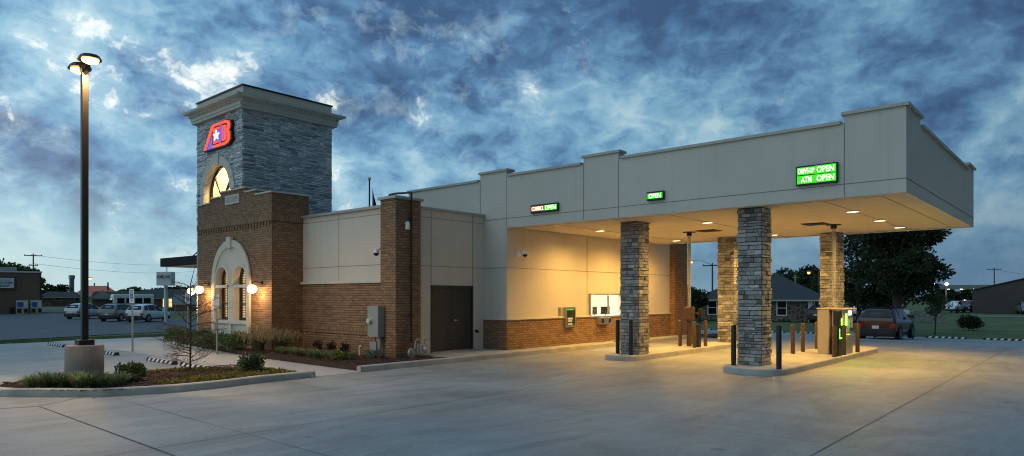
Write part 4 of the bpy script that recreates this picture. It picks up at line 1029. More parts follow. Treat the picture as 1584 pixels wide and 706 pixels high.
def tuft(x, y, z, rad, h, n, label, mat, name, cat, group=None, seed=1, w=.008, plume=0):
    r = random.Random(seed); mb = MB()
    for _ in range(n):
        a = r.uniform(0, 6.28); b0 = r.uniform(0, rad*.25); out = r.uniform(.15, 1)*rad; hh = h*r.uniform(.6, 1.1)*(1-.25*out/rad); tn = min(1, max(0, r.gauss(.45, .25)))
        ca, sa = math.cos(a), math.sin(a); pts = []
        for k in range(5):
            u = k/4; pts.append(Vector((x+ca*(b0+out*u**1.6), y+sa*(b0+out*u**1.6), z+hh*(1.9*u-.95*u*u)/1.0*1.0)))
        sd = Vector((-sa, ca, 0))*w*r.uniform(.7, 1.3)
        for k in range(4):
            k1, k2 = 1-.22*k, 1-.22*(k+1)
            mb.face([pts[k]-sd*k1, pts[k]+sd*k1, pts[k+1]+sd*k2, pts[k+1]-sd*k2], tn)
        if plume and r.random() < plume:
            top = pts[-1]; 
            for q in range(5): leafquad(mb, top+Vector((0, 0, .03*q)), Vector((ca*.4+r.uniform(-.4, .4), sa*.4+r.uniform(-.4, .4), 1)), .09, .012, r, r.uniform(.8, 1))
    o = mb.build(name, M[mat], None, (x, y, z), tones=True); return tag(o, label, cat, group)
# entry hedge
for k, x in enumerate((-26.6, -25.5, -24.5, -23.4, -22.4, -21.5)):
    shrub(x, 11.0-(.1 if k % 2 else 0), .1, .52, .33, ['shrub below the brick block left corner, leftmost of the hedge', 'second hedge shrub from the left, left of the arched surround', 'hedge shrub below the left arched window', 'hedge shrub below the middle of the arched surround', 'hedge shrub below the right arched window', 'hedge shrub at the right end beside the tall fountain grass'][k], n=1500, group='clipped dark shrubs along the brick entry', seed=20+k)
shrub(-27.6, 11.4, .1, .5, .4, 'loose shrub at the tower foot, left of the clipped hedge', n=1300, group='clipped dark shrubs along the brick entry', seed=31)
for k, (x, y) in enumerate(((-20.55, 11.05), (-19.75, 11.35))):
    tuft(x, y, .1, .60, .70, 520, ['tall fountain grass clump at the brick corner, left one', 'tall fountain grass clump right of the brick corner'][k], 'leaf_grass', 'fountain_grass', 'ornamental grass', 'fountain grass clumps by the brick corner', 50+k, .006, .3)
names = ['leftmost', 'second from left', 'third from left', 'fourth from left', 'fifth from left', 'sixth from left', 'rightmost']
for k in range(7):
    x = -19.0+k*.47+rnd.uniform(-.05, .05); y = 10.95+(k % 2)*.12
    tuft(x, y, .1, .34, .30, 240, 'pale strap-leaved plant by the sidewalk, '+names[k]+' of its row', 'leaf_lirio', 'lily_turf', 'plant', 'pale strap-leaved plants by the sidewalk', 60+k, .009)
shrub(-15.95, 11.05, .1, .33, .17, 'bright lime green low shrub in the bed by the kerb', 'leaf_lime', 900, seed=71, L=.06, w=.012)
shrub(-15.75, 12.0, .1, .40, .16, 'low blue-grey spreading shrub below the electric meter', 'leaf_blue', 1000, seed=72, L=.06, w=.008)
for k, (x, y) in enumerate(((-18.9, 12.2), (-18.1, 12.1), (-17.4, 12.2))):
    shrub(x, y, .1, .2, .22, ['dark reddish small shrub at the brick wall, left one', 'dark reddish small shrub at the brick wall, middle one', 'dark reddish small shrub at the brick wall, right one'][k], 'leaf_red', 260, seed=75+k, group='dark reddish shrubs along the brick wall')
# island plants
shrub(-15.25, 5.35, .1, .30, .24, 'round dark shrub left of the bare tree on the near island', n=1300, seed=81, group='round dark shrubs on the near island', L=.06)
shrub(-15.15, 7.95, .1, .31, .25, 'round dark shrub below the white parking sign on the near island', n=1300, seed=82, group='round dark shrubs on the near island', L=.06)
k = 0
for i in range(6):
    for j in range(2):
        u = i/5; x = -15.65+u*1.15+j*-.32+rnd.uniform(-.06, .06); y = 3.75+u*.95+j*.30+rnd.uniform(-.05, .05)
        tuft(x, y, .1, .33, .33, 240, 'dark strap-leaved clump in the '+('front' if j == 0 else 'back')+' row round the lamp base, '+['leftmost', 'second', 'third', 'fourth', 'fifth', 'rightmost'][i], 'leaf_shrub' if (i+j) % 3 else 'leaf_lirio', 'lily_turf', 'plant', 'strap-leaved clumps round the lamp base', 100+k, .009); k += 1
# yellow ground cover
r = random.Random(9); mb = MB()
for _ in range(5200):
    u = r.random(); 
    if r.random() < .62: x, y = -14.1-r.uniform(.08, .62+.7*u), 5.6+u*3.0
    else: x, y = -16.6+1.6*max(0, u-.3)-r.uniform(-.1, .35), 6.2+u*2.2
    if x < -16.9 or (y > 8.55 and x < -15): continue
    leafquad(mb, (x, y, .1+r.uniform(.0, .05)), Vector((r.uniform(-1, 1), r.uniform(-1, 1), r.uniform(.3, 1.2))), r.uniform(.03, .07), .014, r, min(1, max(0, r.gauss(.5, .25))))
o_ = mb.build('ground_cover', M['leaf_yellow'], tones=True); tag(o_, 'low yellow-green ground cover along the near island kerb', 'ground cover', kind='stuff')
r = random.Random(19); mb = MB()
for _ in range(6000):
    if r.random() < .5:
        u = r.random(); x, y = -17+r.random()*3.0, 3.4+u*5.2
        if not (x > -17.1 and x < -13.95-.02 and y > 3.2+(x+17)*.0+max(0, (x+15.9))*.62): continue
    else: x, y = -20.3+r.random()*6.2, 10.5+r.random()*2.4
    if (x < -16.1 and y > 12.5) or (y > 12.3 and -16.1 < x < -15.2): continue
    a = r.uniform(0, 6.28); mb.mbox(Matrix.Translation((x, y, .135)) @ Matrix.Rotation(a, 4, 'Z') @ Matrix.Rotation(r.uniform(-.6, .6), 4, 'X'), r.uniform(.015, .04), r.uniform(.005, .012), .004, r.random())
o_ = mb.build('mulch_chips', tonal('bark_chips', [(0, (.02, .01, .007)), (.6, (.07, .033, .02)), (1, (.15, .08, .05))], .9, .2, 20, 0), tones=True); tag(o_, 'loose bark chips scattered over the beds', 'mulch', kind='stuff')
# bare young tree
def branch(mb, p, d, L, rad, r, depth, droop=0.):
    n = 4; q = Vector(p); dd = Vector(d).normalized(); pts = [q]
    for k in range(n):
        dd = (dd+Vector((r.uniform(-.18, .18), r.uniform(-.18, .18), r.uniform(-.12, .16)-droop))).normalized(); q = q+dd*L/n; pts.append(q)
    for k in range(n): mb.cyl(pts[k], pts[k+1], rad*(1-.75*k/n), rad*(1-.75*(k+1)/n), 5, False)
    if depth > 0:
        for k in range(1, n+1):
            for _ in range(2):
                e = (dd+Vector((r.uniform(-1, 1), r.uniform(-1, 1), r.uniform(-.3, .7)))*.9)
                branch(mb, pts[k], e, L*r.uniform(.3, .5), rad*.45, r, depth-1, droop)
    return pts
bx, by = -16.35, 7.05; r = random.Random(12)
t = thing('bare_tree', (bx, by, .1), 'young nearly leafless tree with drooping twigs on the near island', 'tree'); o = (bx, by, .1)
mb = MB(); mb.tube([(bx, by, .05), (bx+.02, by, .9), (bx-.03, by+.02, 1.5)], .022, 8).cyl((bx-.03, by+.02, 1.5), (bx+.03, by, 2.2), .026, .012, 8).cyl((bx+.03, by, 2.2), (bx+.14, by+.05, 2.6), .012, .004, 6)
tk = mb.build('trunk', M['bark'], t, o)
mb = MB(); lf = MB()
for k in range(30):
    z = .28+1.9*(k/30); a = r.uniform(0, 6.28); L = (.75 if z < 1.2 else .75-.28*(z-1.2))*r.uniform(.6, 1.1)
    pts = branch(mb, (bx, by, z), (math.cos(a), math.sin(a), .25 if z < 1.2 else .55), L, .012, r, 2 if z < 1.3 else 1, .05)
    for _ in range(14 if z < 1. else 3):
        c = pts[r.randint(1, 4)]+Vector((r.uniform(-.12, .12), r.uniform(-.12, .12), r.uniform(-.08, .08))); leafquad(lf, c, Vector((r.uniform(-1, 1), r.uniform(-1, 1), r.uniform(-1, .3))), .05, .012, r, r.random())
mb.build('branches', M['bark'], t, o); lf.build('sparse_leaves', M['leaf_red'], t, o, tones=True)
# plants on far bed under canopy wall
for k, (px, y) in enumerate(((1012, 28.9), (1024, 29.3), (1040, 29.6))):
    d = dep(px, 31.5+k*.4); shrub(d[0], d[1], .05, .3, .22, ['small dark shrub at the far brick pilaster foot, left', 'small dark shrub at the far brick pilaster foot, middle', 'small dark shrub at the far brick pilaster foot, right'][k], 'leaf_shrub', 400, seed=90+k, group='small shrubs at the far pilaster')

# ------------------------------------------------------------------ trees
def tree(px, d, hbase, htop, wid, label, mat='leaf_dark', n=5000, seed=1, name='tree', L=.35, w=.12, blobs=16, crown0=.25, group=None, trunk_r=.18, pos=None):
    x, y = pos if pos else dep(px, d); z = gz(x, y); r = random.Random(seed)
    H_ = htop-z; t = thing(name, (x, y, z), label, 'tree', group); o = (x, y, z)
    tr = MB(); tr.cyl((x, y, z-.1), (x+.05*H_*r.uniform(-1, 1), y, z+H_*.45), trunk_r, trunk_r*.6, 8, False)
    mb = MB(); cen = []
    for k in range(blobs):
        a = r.uniform(0, 6.28); q = math.sqrt(r.uniform(0, 1)); hh = crown0+(1-crown0)*r.uniform(.12, .92)
        ex = math.sin(math.pi*min(1, max(.12, (hh-crown0)/(1-crown0)*.85+.12)))**.6
        c = (x+math.cos(a)*wid*.5*q*ex*.8, y+math.sin(a)*wid*.5*q*ex*.8, z+H_*hh*.93); s_ = wid*r.uniform(.13, .24)
        cen.append(c); cloud(mb, c, (s_, s_, s_*r.uniform(.5, .75)), n//blobs, L, w, r, .25)
        tr.cyl((x, y, z+H_*max(crown0*.7, min(.42, hh*.5))), c, trunk_r*.32, trunk_r*.07, 5, False)
    tr.build('trunk', M['bark'], t, o); mb.build('crown', M[mat], t, o, tones=True); return t
# big tree right
tree(1398, 42, 0, 9.8, 5.6, 'large dark spreading tree behind the red car', n=26000, seed=3, L=.24, w=.075, blobs=46, crown0=.16, trunk_r=.26, pos=dep(1390, 43))
tree(1330, 52, 0, 9.0, 7, 'dark tree behind the cash machine, left of the large spreading tree', n=9000, seed=4, L=.3, w=.1, blobs=24, crown0=.12)
tree(1445, 44, 0, hz(448, 44), 1.9, 'slender sapling with small green crown on the lawn', 'leaf_mid', 2200, 6, 'sapling', .12, .04, 14, .38, trunk_r=.045, pos=GT(1446, 517))
tree(1250, 88, 0, hz(411, 88), 7, 'dark tree behind the stone house, below the orange street lamp', n=5000, seed=8, blobs=22, crown0=.15, L=.4, w=.14)
tree(1222, 92, 0, hz(414, 92), 6, 'pointed dark tree behind the middle of the stone house roof', n=4000, seed=9, blobs=18, crown0=.15, L=.4, w=.14)
tree(1280, 84, 0, hz(419, 84), 6, 'dark tree behind the right end of the stone house', n=4000, seed=10, blobs=18, crown0=.1, L=.4, w=.14)
tree(1196, 95, 0, hz(424, 95), 6, 'low dark tree behind the stone house, between the columns', n=3000, seed=11, blobs=14, crown0=.1, L=.4, w=.14)
tree(1060, 72, 0, hz(432, 72), 4.5, 'dark tree seen just right of the far brick pilaster', n=4200, seed=13, blobs=16, crown0=.05, L=.3, w=.1)
tree(1082, 66, 0, hz(446, 66), 3.2, 'short dark tree left of the stone house', n=2600, seed=14, blobs=12, crown0=.05, L=.25, w=.09)
tree(86, 205, 0, hz(441, 205), 9, 'round dark tree beyond the low houses at left', n=2600, seed=15, blobs=16, crown0=.15, L=.8, w=.3)
tree(12, 118, 0, hz(405, 118), 9, 'leafy tree behind the roof of the far brick shop, left one', 'leaf_mid', 4500, 16, blobs=18, L=.6, w=.22, crown0=.3)
tree(34, 120, 0, hz(411, 120), 7, 'leafy tree behind the roof of the far brick shop, right one', 'leaf_mid', 3200, 17, blobs=14, L=.6, w=.22, crown0=.3)
for k, px in enumerate((196, 212, 236, 252, 268, 282, 298)):
    tree(px, 205+k*3, 0, hz((444, 446, 447, 444, 443, 445, 443)[k], 205), 8, 'distant tree line above the ranch roofs, '+names[k], 'leaf_mid' if k < 2 else 'leaf_dark', 1200, 130+k, blobs=10, L=.9, w=.35, crown0=.1, group='distant trees beyond the ranch houses')
for k, px in enumerate((1452, 1462, 1474, 1500)):
    tree(px, 190, 0, hz((438, 452, 455, 452)[k], 190), 7, 'distant tree near the filling station, '+names[k], 'leaf_dark', 1000, 150+k, blobs=8, L=.9, w=.35, crown0=.1, group='distant trees by the filling station')
# round bush on lawn
bx, by = GT(1504, 510); bz = gz(bx, by)
shrub(bx, by, bz, 1.05, .60, 'large round dark bush alone on the lawn', 'leaf_dark', 3600, seed=95, L=.13, w=.045, name='bush', cat='bush')
# grass blades strip (near verge)
r = random.Random(33); mb = MB()
for _ in range(9000):
    x = r.uniform(-41, -33.4); y = r.uniform(3, 17); z = gz(x, y)-.06; a = r.uniform(0, 6.28); h = r.uniform(.05, .12)
    mb.face([(x, y, z), (x+.03*math.cos(a), y+.03*math.sin(a), z), (x+.03*math.cos(a+1), y+.03*math.sin(a+1), z+h)], r.random())
tag(mb.build('lawn_grass', M['leaf_mid'], tones=True), 'short green grass on the verge between the two car parks', 'grass', kind='stuff')

# ------------------------------------------------------------------ vehicles
def veh(name, label, px, depth_, turn, paintm, st, L, W_, wheel_r, wx, glassspec, pos=None, facing=1, extra=None, group=None, tail=True):
    x, y = pos if pos else dep(px, depth_); z = gz(x, y); rz = az(px)-turn
    t = thing(name, (x, y, z), label, name.replace('_', ' ').replace('parked ', ''), group, rz)
    # stations: x, zb, zs, w, zr, wr
    def sec(s):
        X, zb, zs, w_, zr, wr = s
        return [(X, 0, zb), (X, w_*.80, zb), (X, w_*.95, zb+.10), (X, w_, zb+(zs-zb)*.5), (X, w_*.975, zs-.04), (X, w_*.94, zs), (X, w_*.94+(wr-w_*.94)*.55, zs+(zr-zs)*.55), (X, wr, zr-.06 if zr-zs > .2 else zr-.01), (X, wr*.82, zr-.005), (X, 0, zr+.01)]
    mb = MB(); S = [sec(s) for s in st]; m = len(S[0])
    V = []
    for q in S: V += q+[(a, -b, c) for a, b, c in q[1:-1]][::-1]
    k = 2*m-2; f = []
    for i in range(len(S)-1):
        for j in range(k): f.append((i*k+j, i*k+(j+1) % k, (i+1)*k+(j+1) % k, (i+1)*k+j))
    f.append(list(range(k))[::-1]); f.append(list(range((len(S)-1)*k, len(S)*k)))
    mb.raw(V, f); bd = mb.build('body', paintm, t)
    bm = bmesh.new(); bm.from_mesh(bd.data); bmesh.ops.recalc_face_normals(bm, faces=bm.faces[:]); bm.to_mesh(bd.data); bm.free()
    sb = bd.modifiers.new('sub', 'SUBSURF'); sb.levels = 1; sb.render_levels = 2; bd.data.polygons.foreach_set('use_smooth', [True]*len(bd.data.polygons))
    # glass: interpolate greenhouse
    def at(X):
        for a, b in zip(st, st[1:]):
            if a[0] <= X <= b[0]:
                u = (X-a[0])/(b[0]-a[0]); return [a[i]+(b[i]-a[i])*u for i in range(6)]
        return st[-1] if X > st[-1][0] else st[0]
    for (xa, xb, xc, xd) in glassspec['side']:      # bottom rear, bottom front, top front, top rear
        for s_ in (1, -1):
            g_ = MB(); P = []
            for X, low in ((xa, 1), (xb, 1), (xc, 0), (xd, 0)):
                a = at(X); zs, zr, w_, wr = a[2], a[4], a[3]*.94, a[5]; f_ = .06 if low else .86
                P.append((X, s_*(w_+(wr-w_)*f_+.012), zs+(zr-zs)*f_))
            q = [(p[0], p[1]-s_*.05, p[2]) for p in P]
            g_.raw(P+q, [(0, 1, 2, 3), (7, 6, 5, 4), (0, 4, 5, 1), (1, 5, 6, 2), (2, 6, 7, 3), (3, 7, 4, 0)]); g_.build('side_window', M['darkglass'], t)
    for nm, (x0, x1) in (('rear_window', glassspec['rear']), ('windscreen', glassspec['front'])):
        a, b = at(x0), at(x1); off = -.03 if nm == 'rear_window' else .03
        za, zb_ = a[4], b[4]
        P = [(x0+off, -a[5]*.86, za+.01), (x0+off, a[5]*.86, za+.01), (x1+off, b[5]*.82, zb_-.02), (x1+off, -b[5]*.82, zb_-.02)]
        q = [(p[0]-off*1.5, p[1], p[2]-.03) for p in P]
        MB().raw(P+q, [(0, 1, 2, 3), (7, 6, 5, 4), (0, 4, 5, 1), (1, 5, 6, 2), (2, 6, 7, 3), (3, 7, 4, 0)]).build(nm, M['darkglass'], t)
    for X in wx:
        for s_ in (1, -1):
            yo = s_*(W_/2+.005); yi = s_*(W_/2-.22)
            MB().cyl((X, s_*(W_/2-.03), wheel_r+.02), (X, s_*(W_/2+.002), wheel_r+.02), wheel_r+.07, wheel_r+.07, 24).build('wheel_arch', M['chassis'], t)
            wl = MB().cyl((X, yi, wheel_r), (X, yo+s_*.008, wheel_r), wheel_r, wheel_r*.985, 24).build('wheel', M['tyre'], t)
            rm = MB(); rm.cyl((X, yo+s_*.009, wheel_r), (X, yo+s_*.013, wheel_r), wheel_r*.62, wheel_r*.60, 20)
            rm.build('rim', M['rim'], wl)
            sp = MB()
            for k_ in range(5):
                a_ = k_*2*math.pi/5+.3; sp.mbox(Matrix.Translation((X+math.cos(a_)*wheel_r*.36, yo+s_*.015, wheel_r+math.sin(a_)*wheel_r*.36)) @ Matrix.Rotation(-a_-.63, 4, 'Y'), wheel_r*.15, .003, wheel_r*.11)
            sp.build('rim_opening', M['tyre'], wl)
    a = st[0]
    MB().box(-L/2+.05, L/2-.05, -W_/2+.12, W_/2-.12, .22, a[1]+.15).bev(-L/2-.03, -L/2+.3, -W_/2+.08, W_/2-.08, .34, .62, .03).bev(L/2-.3, L/2+.02, -W_/2+.1, W_/2-.1, .3, .55, .03).build('bumper', M['chassis'], t)
    for s_ in (1, -1):
        zt = a[2]-.12
        if tail: MB().bev(-L/2-.02, -L/2+.22, min(s_*(W_/2-.30), s_*(W_/2-.035)), max(s_*(W_/2-.30), s_*(W_/2-.035)), zt-.14, zt+.06, .02).build('tail_light', M['tail'], t)
        zf = st[-1][2]-.12
        MB().bev(L/2-.25, L/2-.0, min(s_*(W_/2-.38), s_*(W_/2-.08)), max(s_*(W_/2-.38), s_*(W_/2-.08)), zf-.10, zf+.06, .02).build('headlight', M['clear'], t)
        xm = glassspec['front'][0]*.0+glassspec['mirror']; MB().bev(xm-.06, xm+.06, min(s_*(W_/2-.02), s_*(W_/2+.16)), max(s_*(W_/2-.02), s_*(W_/2+.16)), st[3][2]+.02, st[3][2]+.18, .02).build('mirror', paintm, t)
    MB().box(-L/2-.045, -L/2-.032, -.16, .16, .62, .78).build('licence_plate', M['signwhite'], t)
    if extra == 'rails' or extra == 'rack':
        q = MB()
        for s_ in (1, -1): q.tube([(-1.7, s_*.58, 1.70), (-1.5, s_*.58, 1.76), (.0, s_*.58, 1.76), (.2, s_*.58, 1.70)], .02, 6)
        if extra == 'rack': q.box(-1.4, -1.35, -.6, .6, 1.75, 1.79).box(-.4, -.35, -.6, .6, 1.75, 1.79)
        q.build('roof_rail', M['chassis'], t)
    dh = MB()
    for X in glassspec.get('doors', ()):
        for s_ in (1, -1): dh.box(X, X+.16, min(s_*(W_/2-.0), s_*(W_/2+.018)), max(s_*(W_/2-.0), s_*(W_/2+.018)), .86, .89)
    if dh.v: dh.build('door_handle', M['chassis'], t)
    return t
SUV = [(-2.33, .42, .92, .80, .93, .74), (-2.28, .34, 1.06, .905, 1.12, .82), (-2.16, .32, 1.10, .93, 1.36, .74), (-1.90, .29, 1.10, .935, 1.62, .65), (-1.2, .28, 1.07, .94, 1.71, .65), (-.3, .27, 1.04, .94, 1.73, .66), (.45, .27, 1.0, .93, 1.62, .67), (.80, .28, 1.0, .925, 1.42, .70), (1.22, .30, .99, .92, 1.04, .76), (1.85, .32, .93, .90, .96, .74), (2.22, .36, .80, .82, .82, .70), (2.33, .42, .66, .70, .67, .6)]
GS = dict(side=[(-2.0, -1.35, -1.35, -1.72), (-1.25, -.28, -.28, -1.25), (-.18, .98, .42, -.18)], rear=(-2.24, -1.93), front=(1.2, .50), mirror=.85, doors=(-1.05, .0))
veh('suv', 'silver-blue hatchback wagon farthest left of the parked cars, behind the lamp post', 133, 76, R(36), M['p_silver'], SUV, 4.66, 1.87, .34, (-1.42, 1.42), GS)
veh('suv', 'grey boxy utility vehicle with roof rack, left of the white one', 186, 69, R(30), M['p_grey'], [(a, b, c, d, min(e*1.03, 1.78), g) for a, b, c, d, e, g in SUV], 4.66, 1.87, .36, (-1.42, 1.42), GS, extra='rack')
veh('suv', 'white utility vehicle with red tail lights parked beside the tall pylon sign', 230, 67, R(33), M['p_white'], SUV, 4.66, 1.87, .35, (-1.42, 1.42), GS, extra='rails')
rx_, ry_ = dep(1362, 35.5)
veh('suv', 'dark red utility vehicle seen from behind, right of the cash machine', 1362, 35.5, R(13), M['p_red'], SUV, 4.66, 1.9, .36, (-1.42, 1.42), GS, extra='rails', pos=dep(1372, 36.2))
PK = [(-2.7, .5, .95, .85, .96, .80), (-2.65, .45, 1.05, .93, 1.06, .90), (-1.0, .40, 1.06, .95, 1.07, .90), (-.9, .38, 1.08, .95, 1.5, .74), (-.7, .36, 1.08, .95, 1.78, .70), (.3, .35, 1.08, .95, 1.80, .70), (.75, .36, 1.08, .95, 1.55, .72), (1.25, .38, 1.08, .94, 1.12, .80), (2.3, .42, 1.05, .93, 1.08, .80), (2.6, .48, .95, .88, .97, .78), (2.7, .5, .8, .8, .82, .7)]
PG = dict(side=[(-.72, .18, .18, -.68), (.24, 1.0, .62, .24)], rear=(-.98, -.75), front=(1.22, .5), mirror=1.0, doors=(-.3, .5))
veh('pickup_truck', 'white pickup truck facing the camera by the brown metal shed', 1476, 104, R(196), M['p_white'], PK, 5.4, 1.9, .38, (-1.6, 1.7), PG)
veh('pickup_truck', 'dark truck right behind the white pickup, at the shed corner', 1496, 108, R(190), M['p_dark'], PK, 5.4, 1.9, .38, (-1.6, 1.7), PG)
veh('pickup_truck', 'white pickup seen past the left of the red vehicle roof', 1337, 66, R(60), M['p_white'], PK, 5.4, 1.9, .38, (-1.6, 1.7), PG)
veh('pickup_truck', 'pale truck half hidden above the red vehicle roof', 1362, 72, R(70), M['p_white'], PK, 5.4, 1.9, .38, (-1.6, 1.7), PG)
veh('suv', 'dark vehicle at the picture right edge beside the shed', 1588, 96, R(170), M['p_grey'], SUV, 4.66, 1.87, .35, (-1.42, 1.42), GS)
veh('suv', 'black vehicle parked by the stone house porch, half hidden by the rear right column', 1279, 66, R(25), M['p_dark'], SUV, 4.66, 1.87, .35, (-1.42, 1.42), GS)
# shuttle bus
bx, by = dep(203, 92); bz = gz(bx, by); rz = az(203)+R(90+8)
t = thing('shuttle_bus', (bx, by, bz), 'white shuttle bus with a row of dark windows behind the parked cars', 'bus', None, rz)
MB().bev(-2.6, 2.3, -1.1, 1.1, .45, 2.75, .10).build('body', M['p_white'], t)
MB().raw([(2.3, -1, .5), (3.3, -.9, .55), (3.3, -.9, 1.2), (2.75, -.95, 1.45), (2.3, -1, 2.3), (2.3, 1, .5), (3.3, .9, .55), (3.3, .9, 1.2), (2.75, .95, 1.45), (2.3, 1, 2.3)], [(0, 1, 2, 3, 4), (9, 8, 7, 6, 5), (1, 6, 7, 2), (2, 7, 8, 3), (3, 8, 9, 4), (0, 5, 6, 1)]).build('cab_nose', M['p_white'], t)
for s_ in (1, -1):
    for k in range(4): MB().box(-2.2+k*1.05, -1.35+k*1.05, min(s_*1.08, s_*1.115), max(s_*1.08, s_*1.115), 1.55, 2.25).build('side_window', M['darkglass'], t)
    MB().box(2.32, 2.8, min(s_*.96, s_*1.01), max(s_*.96, s_*1.01), 1.45, 2.0).build('cab_window', M['darkglass'], t)
MB().raw([(2.33, -.8, 2.2), (2.33, .8, 2.2), (2.80, .8, 1.5), (2.80, -.8, 1.5)], [(0, 1, 2, 3)]).build('windscreen', M['darkglass'], t)
for X in (-1.6, 2.6):
    for s_ in (1, -1):
        wl = MB().cyl((X, s_*.8, .42), (X, s_*1.05, .42), .42, .42, 20).build('wheel', M['tyre'], t); MB().cyl((X, s_*1.05, .42), (X, s_*1.06, .42), .24, .22, 16).build('rim', M['rim'], wl)

# ------------------------------------------------------------------ neighbourhood, left
def local(px, d, rz=None):
    x, y = dep(px, d); return x, y, gz(x, y)
def face_cam(px, extra=0): return az(px)-R(90)+extra       # local -Y faces the camera
# brick shop
x, y, z = local(64, 98.6); rz = face_cam(30, R(2))
t = thing('brick_shop', (x, y, z), 'flat-roofed tan brick shop with white wall sign at far left', 'building', None, rz)
MB().box(-26, 0, 0, 14, 0, 5.9).build('wall', M['far_brick'], t)
MB().box(-26.1, .1, -.12, 14.1, 5.9, 6.12).build('roof_edge', M['signwhite'], t)
MB().bev(-9, -6.2, 3, 6, 6.1, 7.2, .05).build('roof_unit', M['greybox'], t); MB().bev(-5.0, -2.8, 3, 5, 6.1, 6.75, .05).build('roof_unit', M['greybox'], t)
MB().cyl((-.1, -.14, 0), (-.1, -.14, 5.8), .06).build('downpipe', M['bronze'], t)
to = MB(); 
sg = thing('shop_sign', (x, y, z), 'white boxed shop sign with black lettering on the tan brick shop', 'sign', None, rz)
fx = lambda px: (px-64)*98.6/F
MB().bev(fx(5.5), fx(31), -.28, -.02, 3.55, 5.2, .03).build('sign_box', M['black'], sg)
MB().box(fx(6.5), fx(30), -.30, -.281, 3.65, 5.1).build('sign_face', plain('lit_sign_face', (.8, .8, .82), .4), sg)
q = MB(); cxs = fx(18.2); text_into(q, 'The Country', Matrix.Translation((cxs, -.306, 4.78)) @ FY, 1.4, .26, .0, .2); text_into(q, 'BUTCHER', Matrix.Translation((cxs, -.306, 4.40)) @ FY, 1.9, .32, .03, .2); text_into(q, 'SHOP', Matrix.Translation((cxs, -.306, 3.98)) @ FY, 1.2, .32, .03, .2)
q.build('lettering', M['inkblack'], sg)
for k, (p0, p1) in enumerate(((32, 47), (49.5, 64))):
    u0, u1 = fx(p0), fx(p1); m4 = Matrix.Translation((x, y, z)) @ Matrix.Rotation(rz, 4, 'Z'); loc = m4 @ Vector(((u0+u1)/2, -1.2, 0)); hw = (u1-u0)/2
    v = thing('vending_cabinet', loc, ['blue and white outdoor vending cabinet, left one of the pair', 'blue and white outdoor vending cabinet, right one at the shop corner'][k], 'cabinet', 'outdoor vending cabinets at the shop', rz)
    MB().bev(-hw, hw, -.4, .4, 0, 1.95, .03).build('case', M['yellow'] if 0 else M['atm'], v)
    MB().box(-hw+.08, hw-.08, -.43, -.401, .85, 1.8).build('white_panel', M['signwhite'], v)
    MB().box(-hw+.12, .12, -.45, -.431, .95, 1.65).build('blue_panel', M['blue'], v)
    MB().box(-hw+.1, -.1, -.42, -.401, .15, .7).box(.1, hw-.1, -.42, -.401, .15, .7).build('lower_door', M['chassis'], v)
    b = m4 @ Vector(((u0+u1)/2+.1, -2.2, 0)); tag(MB().lathe(b, [(.09, 0), (.09, .95), (.05, 1.02), (.002, 1.03)], 12).build('safety_post', M['yellow'], None, b), ['yellow safety post in front of the left vending cabinet', 'yellow safety post in front of the right vending cabinet'][k], 'bollard', 'yellow posts at the vending cabinets')
b = Matrix.Translation((x, y, z)) @ Matrix.Rotation(rz, 4, 'Z') @ Vector((fx(27.5), -.7, 0))
bb = thing('waste_bin', b, 'black waste bin beside the left vending cabinet', 'bin', None, rz); MB().bev(-.3, .3, -.3, .3, 0, .8, .03).build('drum', M['black'], bb); MB().bev(-.33, .33, -.33, .33, .8, .92, .03).build('lid', M['chassis'], bb)
# ranch houses and roofs
def house(px0, px1, d, base_py, eave_py, ridge_py, label, wallm, roofm, extra=0, dept=8, hip=.35, wins=(), doors=(), lit=(), gable=None, name='house'):
    pc = (px0+px1)/2; x, y, z = local(pc, d); w_ = (px1-px0)*d/F/2; ez, rz2 = hz(eave_py, d)-z, hz(ridge_py, d+dept/2)-z; rot = face_cam(pc, extra)
    t = thing(name, (x, y, z), label, 'house', None, rot)
    MB().box(-w_, w_, 0, dept, 0, ez).build('wall', wallm, t)
    e = .45; hx = w_*(1-hip)
    A = [(-w_-e, -e, ez-.05), (w_+e, -e, ez-.05), (w_+e, dept+e, ez-.05), (-w_-e, dept+e, ez-.05), (-hx, dept/2, rz2), (hx, dept/2, rz2)]
    rf = MB().raw(A, [(0, 1, 5, 4), (2, 3, 4, 5), (1, 2, 5), (3, 0, 4), (3, 2, 1, 0)]).build('roof', roofm, t)
    MB().box(-w_-e, w_+e, -e-.03, -e, ez-.17, ez-.02).build('fascia_board', M['cream'], rf)
    for (u0, u1, z0, z1) in wins:
        f_ = MB(); f_.mesh(plate_mesh(rect(u0-.09, u1+.09, z0-.09, z1+.09), [rect(u0, u1, z0, z1)], .08), Matrix.Translation((0, -.03, 0)) @ FY); f_.box(u0, u1, -.055, -.02, (z0+z1)/2-.03, (z0+z1)/2+.03)
        wo = f_.build('window', M['signwhite'], t); MB().box(u0, u1, -.02, -.008, z0, z1).build('pane', M['winglow'] if (u0, u1, z0, z1) in lit else M['darkglass'], wo)
    for (u0, u1) in doors: MB().box(u0, u1, -.06, -.004, 0, 2.05).build('door', M['signwhite'], t)
    return t, w_, ez, rz2
house(65, 123, 170, 480, 460, 451.5, 'low dark-roofed house between the brick shop and the lamp post', M['fieldstone'], M['roof_dark'], wins=[(-1.2, .2, .8, 2.2), (3, 4, .8, 2.)])
house(117, 184, 205, 478, 459, 442.5, 'building with a red hipped metal roof behind the silver car', M['cream'], M['roof_red'], hip=.6, dept=14)
house(150, 232, 128, 482, 461, 451, 'long brick ranch house with dark roof behind the bus', M['far_brick'], M['roof_dark'], hip=.05, dept=9, doors=[(-3.6, -2.6)], wins=[(2, 3.2, .8, 2.0)])
